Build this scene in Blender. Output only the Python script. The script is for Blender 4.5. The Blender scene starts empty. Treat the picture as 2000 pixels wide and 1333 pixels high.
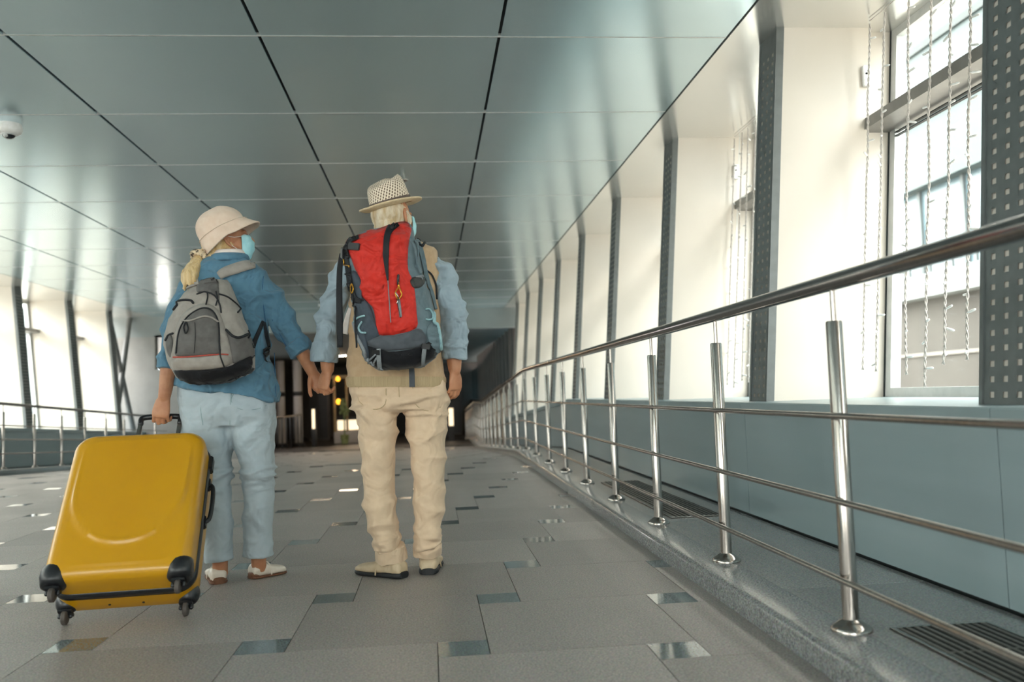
import bpy, bmesh, math, random
from mathutils import Vector, Matrix, noise
from mathutils.bvhtree import BVHTree
random.seed(7)
D = bpy.data
SC = bpy.context.scene
COL = SC.collection

# ------------------------------------------------------------------ camera
CAM_H = 0.797
FPX, YAW, PITCH, ROLL = 1700.0, 0.0952, 0.0603, 0.0354
F0 = Vector((math.sin(YAW), math.cos(YAW), 0)); R0 = Vector((math.cos(YAW), -math.sin(YAW), 0)); U0 = Vector((0, 0, 1))
CF = F0*math.cos(PITCH) + U0*math.sin(PITCH)
CU = U0*math.cos(PITCH) - F0*math.sin(PITCH)
CR = R0*math.cos(ROLL) - CU*math.sin(ROLL)
CU = CU*math.cos(ROLL) + R0*math.sin(ROLL)
CAM = Vector((0, 0, CAM_H))
cd = D.cameras.new('camera'); cam = D.objects.new('camera', cd); COL.objects.link(cam)
cd.sensor_width = 36; cd.lens = FPX/2000*36
cd.clip_start = 0.05; cd.clip_end = 400
cam.matrix_world = Matrix(((CR.x, CU.x, -CF.x, 0), (CR.y, CU.y, -CF.y, 0), (CR.z, CU.z, -CF.z, CAM_H), (0, 0, 0, 1)))
cd.dof.use_dof = True; cd.dof.focus_distance = 3.95; cd.dof.aperture_fstop = 2.2
SC.camera = cam

# ------------------------------------------------------------------ world, daylight, exposure
w = D.worlds.new('sky'); SC.world = w; w.use_nodes = True
bg = w.node_tree.nodes['Background']
bg.inputs['Color'].default_value = (1.0, 0.957, 0.93, 1); bg.inputs['Strength'].default_value = 10.0
SC.view_settings.view_transform = 'Standard'; SC.view_settings.look = 'None'
SC.view_settings.gamma = 1.0; SC.view_settings.use_curve_mapping = False
SC.view_settings.exposure = 0.6
def portal(loc, rot, sx, sy):
    l = D.lights.new('window_portal', 'AREA'); l.shape = 'RECTANGLE'; l.size = sx; l.size_y = sy
    l.cycles.is_portal = True
    o = D.objects.new('window_portal', l); o.location = loc; o.rotation_euler = rot; COL.objects.link(o)
portal((3.0, 6.0, 1.8), (0, math.radians(90), 0), 2.6, 29)
portal((-2.4, -8.9, 1.87), (math.radians(-90), 0, math.pi), 7.6, 1.6)
portal((-7.7, 6.0, 1.8), (0, math.radians(-90), 0), 2.6, 29)

# ------------------------------------------------------------------ helpers
def ray(px, py): return CF + CR*((px-1000)/FPX) - CU*((py-666.5)/FPX)
def aty(px, py, y):
    d = ray(px, py); return CAM + d*(y/d.y)
def atx(px, py, x):
    d = ray(px, py); return CAM + d*(x/d.x)
def atz(px, py, z):
    d = ray(px, py); return CAM + d*((z-CAM_H)/d.z)

def lin(h):
    h = h.lstrip('#'); o = []
    for i in (0, 2, 4):
        c = int(h[i:i+2], 16)/255
        o.append(c/12.92 if c <= .04045 else ((c+.055)/1.055)**2.4)
    return (*o, 1)

def nd(t, kind, **kw):
    n = t.nodes.new(kind)
    for k, v in kw.items(): setattr(n, k, v)
    return n

def mat(name, col, rough=.5, metal=0., col2=None, scale=60., detail=3., bump=0., bscale=None, spec=.5, coat=0., mixpow=None, sheen=0., stretch=None, coat_rough=.1, sss=0.):
    """procedural principled material: two-colour noise, optional bump"""
    m = D.materials.new(name); m.use_nodes = True
    t = m.node_tree; b = t.nodes['Principled BSDF']
    b.inputs['Base Color'].default_value = lin(col)
    b.inputs['Roughness'].default_value = rough; b.inputs['Metallic'].default_value = metal
    b.inputs['Specular IOR Level'].default_value = spec
    b.inputs['Coat Weight'].default_value = coat; b.inputs['Coat Roughness'].default_value = coat_rough
    b.inputs['Sheen Weight'].default_value = sheen
    if sss: b.inputs['Subsurface Weight'].default_value = sss; b.inputs['Subsurface Radius'].default_value = (.02, .008, .005); b.inputs['Subsurface Scale'].default_value = .5
    tc = nd(t, 'ShaderNodeTexCoord'); src = tc.outputs['Object']
    if stretch:
        mp = nd(t, 'ShaderNodeMapping'); mp.inputs['Scale'].default_value = stretch
        t.links.new(src, mp.inputs['Vector']); src = mp.outputs['Vector']
    if col2:
        n = nd(t, 'ShaderNodeTexNoise'); n.inputs['Scale'].default_value = scale; n.inputs['Detail'].default_value = detail
        t.links.new(src, n.inputs['Vector'])
        r = nd(t, 'ShaderNodeValToRGB'); lo, hi = mixpow or (.35, .65)
        r.color_ramp.elements[0].position = lo; r.color_ramp.elements[1].position = hi
        r.color_ramp.elements[0].color = lin(col); r.color_ramp.elements[1].color = lin(col2)
        t.links.new(n.outputs['Fac'], r.inputs['Fac']); t.links.new(r.outputs['Color'], b.inputs['Base Color'])
    if bump:
        n2 = nd(t, 'ShaderNodeTexNoise'); n2.inputs['Scale'].default_value = bscale or scale; n2.inputs['Detail'].default_value = 4
        t.links.new(src, n2.inputs['Vector'])
        bp = nd(t, 'ShaderNodeBump'); bp.inputs['Strength'].default_value = bump; bp.inputs['Distance'].default_value = .01
        t.links.new(n2.outputs['Fac'], bp.inputs['Height']); t.links.new(bp.outputs['Normal'], b.inputs['Normal'])
    return m

def fabric(name, col, col2, rough=.85, weave=900., folds=14., fb=.5, sheen=.15, wb=.15):
    """cloth: faint mottling, weave relief and soft folds"""
    m = mat(name, col, rough, col2=col2, scale=35, detail=5, sheen=sheen, spec=.25)
    t = m.node_tree; b = t.nodes['Principled BSDF']; tc = [n for n in t.nodes if n.type == 'TEX_COORD'][0]
    n1 = nd(t, 'ShaderNodeTexNoise'); n1.inputs['Scale'].default_value = folds; n1.inputs['Detail'].default_value = 2; n1.inputs['Distortion'].default_value = .8
    n2 = nd(t, 'ShaderNodeTexNoise'); n2.inputs['Scale'].default_value = weave; n2.inputs['Detail'].default_value = 1
    t.links.new(tc.outputs['Object'], n1.inputs['Vector']); t.links.new(tc.outputs['Object'], n2.inputs['Vector'])
    b1 = nd(t, 'ShaderNodeBump'); b1.inputs['Strength'].default_value = fb; b1.inputs['Distance'].default_value = .045
    b2 = nd(t, 'ShaderNodeBump'); b2.inputs['Strength'].default_value = wb; b2.inputs['Distance'].default_value = .002
    t.links.new(n1.outputs['Fac'], b1.inputs['Height']); t.links.new(n2.outputs['Fac'], b2.inputs['Height'])
    t.links.new(b1.outputs['Normal'], b2.inputs['Normal']); t.links.new(b2.outputs['Normal'], b.inputs['Normal'])
    return m

M = {}
def granite(name, a, b_, c, rough, coat=0., bumpy=.05):
    m = D.materials.new(name); m.use_nodes = True; t = m.node_tree; b = t.nodes['Principled BSDF']
    b.inputs['Roughness'].default_value = rough; b.inputs['Coat Weight'].default_value = coat; b.inputs['Coat Roughness'].default_value = .06
    tc = nd(t, 'ShaderNodeTexCoord'); oi = nd(t, 'ShaderNodeObjectInfo')
    gm = nd(t, 'ShaderNodeNewGeometry')
    n = nd(t, 'ShaderNodeTexNoise'); n.inputs['Scale'].default_value = 150; n.inputs['Detail'].default_value = 3; n.inputs['Roughness'].default_value = .7
    v = nd(t, 'ShaderNodeTexVoronoi'); v.inputs['Scale'].default_value = 260
    t.links.new(gm.outputs['Position'], n.inputs['Vector']); t.links.new(gm.outputs['Position'], v.inputs['Vector'])
    r = nd(t, 'ShaderNodeValToRGB'); e = r.color_ramp.elements
    e[0].position = .34; e[0].color = lin(a); e[1].position = .66; e[1].color = lin(c)
    k = e.new(.5); k.color = lin(b_)
    t.links.new(n.outputs['Fac'], r.inputs['Fac'])
    mx = nd(t, 'ShaderNodeMix', data_type='RGBA', blend_type='OVERLAY'); mx.inputs[0].default_value = .25
    t.links.new(r.outputs['Color'], mx.inputs[6]); t.links.new(v.outputs['Color'], mx.inputs[7])
    hs = nd(t, 'ShaderNodeHueSaturation'); mr = nd(t, 'ShaderNodeMapRange'); mr.inputs['To Min'].default_value = .88; mr.inputs['To Max'].default_value = 1.1
    t.links.new(oi.outputs['Random'], mr.inputs['Value']); t.links.new(mr.outputs['Result'], hs.inputs['Value'])
    hs.inputs['Saturation'].default_value = .55
    t.links.new(mx.outputs[2], hs.inputs['Color']); t.links.new(hs.outputs['Color'], b.inputs['Base Color'])
    nl = nd(t, 'ShaderNodeTexNoise'); nl.inputs['Scale'].default_value = 2.2; t.links.new(gm.outputs['Position'], nl.inputs['Vector'])
    rr = nd(t, 'ShaderNodeMapRange'); rr.inputs['To Min'].default_value = rough*.8; rr.inputs['To Max'].default_value = rough*1.25
    t.links.new(nl.outputs['Fac'], rr.inputs['Value']); t.links.new(rr.outputs['Result'], b.inputs['Roughness'])
    bp = nd(t, 'ShaderNodeBump'); bp.inputs['Strength'].default_value = bumpy; bp.inputs['Distance'].default_value = .002
    t.links.new(n.outputs['Fac'], bp.inputs['Height']); t.links.new(bp.outputs['Normal'], b.inputs['Normal'])
    return m

M['tile'] = granite('flamed_granite', '7a6e66', '988c83', 'b2a69d', .42)
M['tile_dark'] = granite('polished_granite', '4f6468', '62787c', '7d9194', .07, coat=.5, bumpy=0)
M['kerb'] = granite('kerb_granite', '4a4f50', '7d8282', 'a3a6a4', .2, coat=.25)
M['plinth'] = granite('plinth_granite', '6e6a66', '8d8a86', 'a09d99', .2, coat=.25, bumpy=.02)
M['grout'] = mat('grout', '4b4a48', .9, col2='5d5b58', scale=40)
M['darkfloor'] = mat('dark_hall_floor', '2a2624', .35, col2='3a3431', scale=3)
M['ceil'] = mat('satin_ceiling_metal', 'cbe0e8', .22, .8, col2='cee3ea', scale=1.5, bump=.012, bscale=1.6)
M['ceil_pale'] = mat('satin_ceiling_edge', 'e6e6e3', .2, .75, col2='e8e8e5', scale=1.5, bump=.012, bscale=1.6)
M['black'] = mat('black_void', '0c0d0e', .8, col2='111213', scale=20)
M['strip'] = mat('lit_joint_edge', 'd8d8d6', .4, .3, col2='cfcfcd', scale=30)  # pale colour stands in for light caught by panel edges
M['white'] = mat('white_panel', 'ddd5cb', .4, col2='d8d0c5', scale=2, bump=.01, bscale=3)
M['teal'] = mat('teal_panel', '98abb1', .25, .3, col2='9fb1b7', scale=2.5, bump=.03, bscale=4, stretch=(1, .15, 2))
M['tealsill'] = mat('teal_sill', '8fa1a5', .35, .15, col2='96a7ab', scale=4)
M['perf'] = mat('grey_perforated_metal', '666b6b', .45, .3, col2='6e7373', scale=20)
M['frame'] = mat('aluminium_frame', 'cfd2d2', .35, .3, col2='c6caca', scale=20)
M['gasket'] = mat('black_gasket', '1c2426', .6, col2='222a2c', scale=20)
M['transom'] = mat('grey_transom', '7d7b78', .4, .2, col2='858380', scale=10)
M['steel'] = mat('brushed_steel', 'a19a94', .18, 1., col2='aea7a1', scale=60, stretch=(1, 1, .05), bump=.02, bscale=90)
M['steelrail'] = mat('polished_steel_tube', '8d8987', .14, 1., col2='989492', scale=60)
M['cable'] = mat('white_cable', 'd9d4cf', .5, col2='b9b2ad', scale=300)
M['bulb'] = mat('clear_white_bulb', 'f4f4f2', .25, col2='ffffff', scale=50)
M['concrete'] = mat('pale_concrete', 'b9b3aa', .8, col2='a49d93', scale=1.2, detail=6)
M['plaster'] = mat('grey_plaster', '8a8d8b', .7, col2='939694', scale=3)
M['bulk'] = mat('bulkhead_panel', '838e8f', .35, .1, col2='8a9596', scale=2)
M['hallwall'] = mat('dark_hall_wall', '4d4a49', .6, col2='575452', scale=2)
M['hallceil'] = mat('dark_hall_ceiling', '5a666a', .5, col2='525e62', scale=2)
def glass(name, tint, refl=.06):
    m = D.materials.new(name); m.use_nodes = True; t = m.node_tree
    for n in list(t.nodes): t.nodes.remove(n)
    out = nd(t, 'ShaderNodeOutputMaterial'); mix = nd(t, 'ShaderNodeMixShader')
    tr = nd(t, 'ShaderNodeBsdfTransparent'); gl = nd(t, 'ShaderNodeBsdfGlossy'); fr = nd(t, 'ShaderNodeLayerWeight')
    tr.inputs['Color'].default_value = lin(tint); gl.inputs['Roughness'].default_value = .02
    fr.inputs['Blend'].default_value = .5
    pw_ = nd(t, 'ShaderNodeMath', operation='POWER'); pw_.inputs[1].default_value = 5.; t.links.new(fr.outputs['Facing'], pw_.inputs[0])
    ma = nd(t, 'ShaderNodeMath', operation='MULTIPLY_ADD'); ma.inputs[1].default_value = .5; ma.inputs[2].default_value = refl*.5; t.links.new(pw_.outputs[0], ma.inputs[0])
    t.links.new(ma.outputs[0], mix.inputs['Fac']); t.links.new(tr.outputs[0], mix.inputs[1]); t.links.new(gl.outputs[0], mix.inputs[2])
    t.links.new(mix.outputs[0], out.inputs['Surface'])
    return m
M['glass'] = glass('window_glass', 'f4f8f6')
def emit(name, col, s):
    m = D.materials.new(name); m.use_nodes = True; t = m.node_tree; b = t.nodes['Principled BSDF']
    b.inputs['Base Color'].default_value = lin(col); b.inputs['Emission Color'].default_value = lin(col); b.inputs['Emission Strength'].default_value = s
    return m

# ---- mesh helpers
class MB:
    def __init__(self): self.v = []; self.f = []; self.uv = {}
    def add(self, vs, fs):
        o = len(self.v); self.v += [Vector(p) for p in vs]; self.f += [tuple(i+o for i in q) for q in fs]; return self
    def box(self, x0, x1, y0, y1, z0, z1):
        return self.add([(x0,y0,z0),(x1,y0,z0),(x1,y1,z0),(x0,y1,z0),(x0,y0,z1),(x1,y0,z1),(x1,y1,z1),(x0,y1,z1)],
                        [(0,3,2,1),(4,5,6,7),(0,1,5,4),(1,2,6,5),(2,3,7,6),(3,0,4,7)])
    def loft(self, rings, caps=True, closed=True):
        n = len(rings[0]); vs = [p for r in rings for p in r]; fs = []
        for i in range(len(rings)-1):
            for j in range(n if closed else n-1):
                k = (j+1) % n
                fs.append((i*n+j, i*n+k, (i+1)*n+k, (i+1)*n+j))
        if caps and closed:
            fs.append(tuple(range(n-1, -1, -1))); fs.append(tuple((len(rings)-1)*n+j for j in range(n)))
        return self.add(vs, fs)
    def tube(self, pts, rad, n=10, ends=True, flat=None, up=None):
        """round tube along points; rad number or list; rounded ends"""
        pts = [Vector(p) for p in pts]; m = len(pts)
        rad = list(rad) if hasattr(rad, '__len__') else [rad]*m
        tans = [(pts[min(i+1, m-1)]-pts[max(i-1, 0)]).normalized() for i in range(m)]
        a = Vector(up) if up else (Vector((0, 0, 1)) if abs(tans[0].z) < .9 else Vector((0, 1, 0)))
        a = (a - tans[0]*a.dot(tans[0])).normalized(); rings = []
        P2, R2, T2 = list(pts), rad, tans
        if ends:
            P2 = [pts[0]-tans[0]*rad[0]*.9, pts[0]-tans[0]*rad[0]*.6] + pts + [pts[-1]+tans[-1]*rad[-1]*.6, pts[-1]+tans[-1]*rad[-1]*.9]
            R2 = [rad[0]*.4, rad[0]*.8] + rad + [rad[-1]*.8, rad[-1]*.4]
            T2 = [tans[0]]*2 + tans + [tans[-1]]*2
        for p, r, t in zip(P2, R2, T2):
            a = (a - t*a.dot(t)).normalized(); b = t.cross(a)
            fl = flat or 1.
            rings.append([p + (a*math.cos(2*math.pi*j/n)*fl + b*math.sin(2*math.pi*j/n))*r for j in range(n)])
        return self.loft(rings)
    def lathe(self, prof, n=20, c=(0, 0, 0)):
        c = Vector(c)
        rings = [[c+Vector((r*math.cos(2*math.pi*j/n), r*math.sin(2*math.pi*j/n), z)) for j in range(n)] for r, z in prof]
        return self.loft(rings)
    def ell(self, c, rx, ry, rz, mtx=None, nu=16, nv=10):
        c = Vector(c); rings = []
        for i in range(1, nv):
            t = math.pi*i/nv
            r = []
            for j in range(nu):
                q = Vector((rx*math.sin(t)*math.cos(2*math.pi*j/nu), ry*math.sin(t)*math.sin(2*math.pi*j/nu), -rz*math.cos(t)))
                r.append(c + (mtx @ q if mtx else q))
            rings.append(r)
        return self.loft(rings)
    def xf(self, m):
        self.v = [m @ p for p in self.v]; return self
    def fn(self, f):
        self.v = [Vector(f(p)) for p in self.v]; return self
    def mesh(self, name, m, smooth=False, bevel=0, seg=2):
        me = D.meshes.new(name); me.from_pydata([tuple(p) for p in self.v], [], self.f); me.update()
        bm = bmesh.new(); bm.from_mesh(me); bmesh.ops.recalc_face_normals(bm, faces=bm.faces)
        if bevel:
            bmesh.ops.bevel(bm, geom=[e for e in bm.edges if len(e.link_faces) == 2 and e.calc_face_angle(0) > .5], offset=bevel, segments=seg, affect='EDGES', clamp_overlap=True)
        bm.to_mesh(me); bm.free()
        if smooth: me.shade_smooth()
        if smooth == 'auto': me.set_sharp_from_angle(angle=.7)
        me.materials.append(m if not isinstance(m, str) else M[m])
        return me
    def build(self, name, m, parent=None, **kw):
        return link(name, self.mesh(name, m, **kw), parent)

def wt(o):
    p = Vector((0, 0, 0))
    while o: p += o.location; o = o.parent
    return p
def link(name, me, parent=None, loc=None):
    """link an object whose mesh is in world space, or at world position loc"""
    o = D.objects.new(name, me); COL.objects.link(o)
    o.location = Vector(loc) if loc is not None else Vector((0, 0, 0))
    if parent: o.parent = parent; o.location -= wt(parent)
    return o
def empty(name, loc=(0, 0, 0)):
    return link(name, None, None, loc)
def tag(o, label=None, cat=None, group=None, kind=None):
    if label: o['label'] = label
    if cat: o['category'] = cat
    if group: o['group'] = group
    if kind: o['kind'] = kind
    return o
def structure(o, label=None): return tag(o, label, kind='structure')
def lerp(a, b, t): return a+(b-a)*t
def interp(tab, x):
    if x <= tab[0][0]: return tab[0][1]
    for (a, va), (b, vb) in zip(tab, tab[1:]):
        if x <= b: return lerp(va, vb, (x-a)/(b-a))
    return tab[-1][1]
def smoothpts(pts, k=4, closed=False):
    pts = [Vector(p) for p in pts]; n = len(pts); out = []
    rng = range(n if closed else n-1)
    for i in rng:
        g = (lambda j: pts[j % n]) if closed else (lambda j: pts[max(0, min(n-1, j))])
        p0, p1, p2, p3 = g(i-1), g(i), g(i+1), g(i+2)
        for s in range(k):
            t = s/k
            out.append(.5*((2*p1)+(p2-p0)*t+(2*p0-5*p1+4*p2-p3)*t*t+(3*p1-p0-3*p2+p3)*t**3))
    if not closed: out.append(pts[-1])
    return out

# ================================================================== the corridor
ZC = 2.854                         # ceiling
XK, XRAIL, XP, XIN = 1.05, 1.19, 1.73, 1.876      # right: kerb face, railing, wall panel, column face at sill
LXK, LXRAIL, LXP, LXIN = -5.86, -6.05, -6.50, -6.62
ZK, ZS = 0.08, 0.703               # kerb top, sill top
LEAN = 0.083
YB = 20.6                          # bulkhead
GT = [(-50, 0), (11.0, 0), (20.5, -.475), (24, -.475), (33, -.925), (90, -.925)]
def g(y): return interp(GT, y)
def ysteps(y0, y1): return sorted({y0, y1} | {a for a, _ in GT if y0 < a < y1})
def extrude(mb, prof, y0, y1, caps=True):
    return mb.loft([[Vector((x, y, z+g(y))) for x, z in prof] for y in ysteps(y0, y1)], caps=caps)

# ---------------- floor
fl = MB(); extrude(fl, [(LXK-.02, -.2), (XK+.02, -.2), (XK+.02, -.006), (LXK-.02, -.006)], -8.6, 22.5)
FLOOR = structure(fl.build('floor', 'grout'), 'grey granite paving with small polished dark inset tiles')
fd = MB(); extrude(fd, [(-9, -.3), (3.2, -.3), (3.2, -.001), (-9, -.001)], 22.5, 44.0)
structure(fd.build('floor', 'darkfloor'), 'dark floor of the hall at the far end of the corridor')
TA, TB = .6487, .1605
V1, V2 = Vector((TA, -TB)), Vector((TB, TA))
C0 = Vector((.240, 3.455))         # centre of one inset tile
def box_mesh(sz, m, th=.03, gap=.003):
    h = sz/2-gap/2
    return MB().box(-h, h, -h, h, -th, 0).mesh('tile', m)
big_me, small_me = box_mesh(TA, 'tile'), box_mesh(TB, 'tile_dark')
far_big, far_small = MB(), MB(); near = []
for i in range(-30, 40):
    for j in range(-30, 50):
        c = C0 + V1*i + V2*j
        for kind, ctr, sz in (('s', c, TB), ('b', c + Vector((-TB/2-TA/2, -TA/2+TB/2)), TA)):
            h = sz/2-.0015
            x0, x1, y0, y1 = max(ctr.x-h, LXK), min(ctr.x+h, XK), ctr.y-h, ctr.y+h
            if x1-x0 < .01 or y0 < -8.5 or y1 > 22.45: continue
            vis = 1.2 < ctr.y < (10.8 if kind == 'b' else 9.5) and ctr.x > -.50*ctr.y-.9
            whole = x1-x0 > 2*h-1e-6
            if vis and y1 < 11: near.append((ctr.y, kind, ctr, x0, x1, y0, y1, whole))
            else:
                mbx = far_big if kind == 'b' else far_small
                mbx.add([(x0, y0, g(y0)), (x1, y0, g(y0)), (x1, y1, g(y1)), (x0, y1, g(y1))], [(0, 1, 2, 3)])
for y, kind, ctr, x0, x1, y0, y1, whole in near:
    nm = 'paving_tile' if kind == 'b' else 'inset_tile'
    if whole: link(nm, big_me if kind == 'b' else small_me, FLOOR, (ctr.x, ctr.y, 0))
    else:
        cx = (x0+x1)/2; hx = (x1-x0)/2; hy = (y1-y0)/2
        link(nm, MB().box(-hx, hx, -hy, hy, -.03, 0).mesh(nm, 'tile' if kind == 'b' else 'tile_dark'), FLOOR, (cx, ctr.y, 0))
tag(far_big.build('paving_tiles', 'tile', FLOOR), kind='stuff')
tag(far_small.build('inset_tiles', 'tile_dark', FLOOR), kind='stuff')

# ---------------- kerb and plinth on each side
def kerb(side, xk, xp):
    s = 1 if xp > xk else -1
    prof = [(xk, -.1), (xk, ZK-.022), (xk+s*.004, ZK-.010), (xk+s*.012, ZK-.003), (xk+s*.022, ZK), (xk+s*.16, ZK), (xk+s*.16, -.1)]
    o = MB(); p2 = [(xk+s*.163, -.1), (xk+s*.163, ZK-.001), (xp, ZK-.001), (xp, -.1)]
    root = MB(); extrude(root, [(xk+s*.01, -.15), (xk+s*.01, ZK-.02), (xp+s*.02, ZK-.02), (xp+s*.02, -.15)], -8.6, 24.5)
    r = structure(root.build('baseboard_'+side, 'grout'), f'raised granite kerb under the {side} railing')
    y = -8.6; i = 0
    while y < 24.4:
        L = 1.6 if side == 'right' else 2.4
        y1 = min(y+L-.003, 24.5)
        k = MB(); extrude(k, prof, y, y1); k.build('kerb_stone', 'kerb', r, smooth='auto')
        k = MB(); extrude(k, p2, y+.4, min(y1+.4, 24.5)); k.build('plinth_slab', 'plinth', r)
        y += L
    return r
kerb('right', XK, XP); kerb('left', LXK, LXP)

# ---------------- ceiling
cz = MB().box(-7.66, 2.90, -8.6, YB+.3, ZC+.02, ZC+.12)
CEIL = structure(cz.build('ceiling', 'black'), 'glossy blue-grey metal panel ceiling over the corridor')
GX = [1.81-1.3556*k for k in range(6, -1, -1)]       # longitudinal joints
GY = [4.884+1.3477*j for j in range(-10, 13)]
pw, pl = 1.3556-.018, 1.3477-.008
pan = MB().box(-pw/2, pw/2, -pl/2, pl/2, 0, .02).mesh('ceiling_panel', 'ceil', bevel=.0025, seg=2)
for xa, xb in zip(GX, GX[1:]):
    for ya, yb in zip(GY, GY[1:]):
        if ya > YB-.1 or yb < -8.5: continue
        if yb > YB: link('ceiling_panel', MB().box(-pw/2, pw/2, -(yb-ya)/2+.004, YB-(ya+yb)/2, 0, .02).mesh('ceiling_panel', 'ceil'), CEIL, ((xa+xb)/2, (ya+yb)/2, ZC))
        else: link('ceiling_panel', pan, CEIL, ((xa+xb)/2, (ya+yb)/2, ZC))
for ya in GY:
    if -8.4 < ya < YB: MB().box(GX[0], GX[-1]-.01, ya-.0055, ya+.0055, ZC-.0015, ZC+.018).build('lit_edge_strip', 'strip', CEIL)  # bright line painted where panel edges catch light at the cross joints
MB().box(GX[-1]+.005, 2.85, -8.5, YB, ZC, ZC+.019).build('edge_panel', 'ceil_pale', CEIL)
MB().box(-7.60, GX[0]-.006, -8.5, YB, ZC, ZC+.019).build('edge_panel', 'ceil_pale', CEIL)

# ---------------- window walls
PW, PH = .25, 2.62                 # perforated face: width, height (measured down from the ceiling)
def perf_mesh():
    m = MB()
    xs = [0, .044, .068, .113, .137, .182, .206, .25]; rows = int(PH/.052)
    zs = [0]
    for r in range(rows): zs += [-.052*r-.032, -.052*(r+1)]
    idx = {}
    def vid(a, b):
        if (a, b) not in idx: idx[(a, b)] = len(m.v); m.v.append(Vector((0, xs[a], zs[b])))
        return idx[(a, b)]
    for b in range(len(zs)-1):
        for a in range(len(xs)-1):
            if a % 2 == 1 and b % 2 == 1 and 3 < b: continue
            m.f.append((vid(a, b), vid(a+1, b), vid(a+1, b+1), vid(a, b+1)))
    return m
def window_wall(side, s, xin, xp, ys, nwin):
    L = (lambda p: (p[0]+s*LEAN*(p[2]-ZS), p[1], p[2]))
    bk = MB(); extrude(bk, [(xp+s*.03, -.3), (xp+s*.03, ZS-.02), (xin+s*1.0, ZS-.02), (xin+s*1.0, -.3)], -8.6, YB)
    wall = structure(bk.build('wall_'+side, 'gasket'), f'{side} side window wall with leaning white columns over a teal panel')
    zt, zb = ZS, ZS-.055
    y = ys[0]-2.2; pitch = ys[1]-ys[0]
    while y < YB-.1:                                # teal panels
        y1 = min(y+pitch-.004, YB)
        p = MB(); extrude(p, [(xp, ZK+.012), (xp, zb-.004), (xp+s*.03, zb-.004), (xp+s*.03, ZK+.012)], max(y, -8.6), y1)
        p.build('wall_panel', 'teal', wall)
        p = MB(); extrude(p, [(xp-s*.02, zb), (xp-s*.02, zt-.006), (xp-s*.014, zt), (xin+s*.9, zt), (xin+s*.9, zb)], max(y, -8.6), y1)
        p.build('window_sill', 'tealsill', wall)
        y += pitch
    perf = perf_mesh().fn(lambda p: (s*LEAN*p.z, p.y, p.z)).mesh('perforated_face', 'perf')
    top = ZC+.004; xt = xin + s*LEAN*(top-ZS)
    for k, yc in enumerate(ys):
        zlo = ZS+g(yc+.3)-.02
        c = MB()
        c.box(xin+s*.005, xin+s*.56, yc, yc+.25, zlo, top); c.box(xin+s*.56, xin+s*.80, yc+.06, yc+.19, zlo, top)
        col = c.fn(L).build('window_column', 'white', wall)
        link('perforated_face', perf, col, (xt, yc, top))
        for a, b in ((-.006, .006), (.010, .022), (.236, .256)):
            MB().box(xin-s*.006, xin+s*.04, yc+a, yc+b, zlo, top).fn(L).build('edge_strip', 'perf', col)
        MB().box(xin+s*.56, xin+s*.566, yc-.001, yc+.06, zlo, top).fn(L).build('jamb_joint', 'frame', col)
    for k in range(len(ys)-1):
        y0, y1 = ys[k]+.19, ys[k+1]+.06; xg = xin+s*.72
        zlo = min(ZS+g(y0), ZS+g(y1))
        n = nwin+k
        root = structure(empty(f'window_{n}', (xg, (y0+y1)/2, zlo)), f'tall glazed bay with a grey transom in the {side} wall')
        f = MB()
        for a, b in ((y0+.012, y0+.07), (y1-.07, y1-.012)): f.box(xg, xg+s*.06, a, b, zlo, ZC)
        f.box(xg, xg+s*.06, y0+.07, y1-.07, zlo, zlo+.05); f.box(xg, xg+s*.06, y0+.07, y1-.07, ZC-.05, ZC)
        f.fn(L).build('window_frame', 'frame', root)
        q = MB()
        for a, b in ((y0-.001, y0+.012), (y1-.012, y1+.001)): q.box(xg-s*.004, xg+s*.03, a, b, zlo, ZC)
        q.fn(L).build('gasket', 'gasket', root)
        zt0 = 2.25
        MB().box(xg-s*.18, xg+s*.06, y0, y1, zt0, zt0+.065).fn(L).build('transom', 'transom', root)
        q = MB()
        for dz in (-.018, -.040): q.box(xg-s*.003, xg+s*.02, y0+.07, y1-.07, zt0+dz-.005, zt0+dz)
        q.fn(L).build('glazing_bead', 'gasket', root)
        for a, b in ((zlo+.05, zt0), (zt0+.065, ZC-.05)):
            MB().box(xg+s*.025, xg+s*.035, y0+.06, y1-.06, a, b).fn(L).build('glass_pane', 'glass', root)
    return wall
YR = [4.74+2.163*k for k in range(-6, 8)]
YL = [15.0+2.1*k for k in range(-11, 3)]
window_wall('right', 1, XIN, XP, YR, 1)
LEFTWALL = window_wall('left', -1, LXIN, LXP, YL, 20)
# crossed diagonal braces in the last left bay
for a, b in (((-6.82, 19.3, 2.80), (-6.72, 20.5, .30)), ((-6.78, 20.5, 2.80), (-6.70, 19.3, .35))):
    MB().tube([a, b], .06, 12).build('diagonal_brace', 'perf', LEFTWALL, smooth=True)

# ---------------- bulkhead, end wall and dark hall beyond
ZB = 2.385
structure(MB().box(-7.7, 2.9, YB, YB+.3, ZB, ZC+.02).build('trim_1', 'bulk'), 'pale bulkhead across the far end of the corridor')
e0 = aty(302, 655, YB); e1 = aty(332, 722, YB)
ew = MB()
ew.box(-7.6, e0.x, YB, YB+.25, -1, ZB); ew.box(e1.x, -3.9, YB, YB+.25, -1, ZB); ew.box(e0.x, e1.x, YB, YB+.25, -1, e1.z); ew.box(e0.x, e1.x, YB, YB+.25, e0.z, ZB)
structure(ew.build('wall_end', 'plaster'), 'grey end wall left of the dark hall opening')
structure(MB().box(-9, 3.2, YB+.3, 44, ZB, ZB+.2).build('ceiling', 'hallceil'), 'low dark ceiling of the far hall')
structure(MB().box(-6.6, -6.4, YB+.25, 44, -1.3, .6).box(-6.6, -6.4, 31, 44, .6, ZB).build('wall_hall_left', 'hallwall'), 'unseen dark left wall of the far hall, left open above to let daylight in')  # unseen wall kept low so daylight reaches the right hall wall
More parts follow.
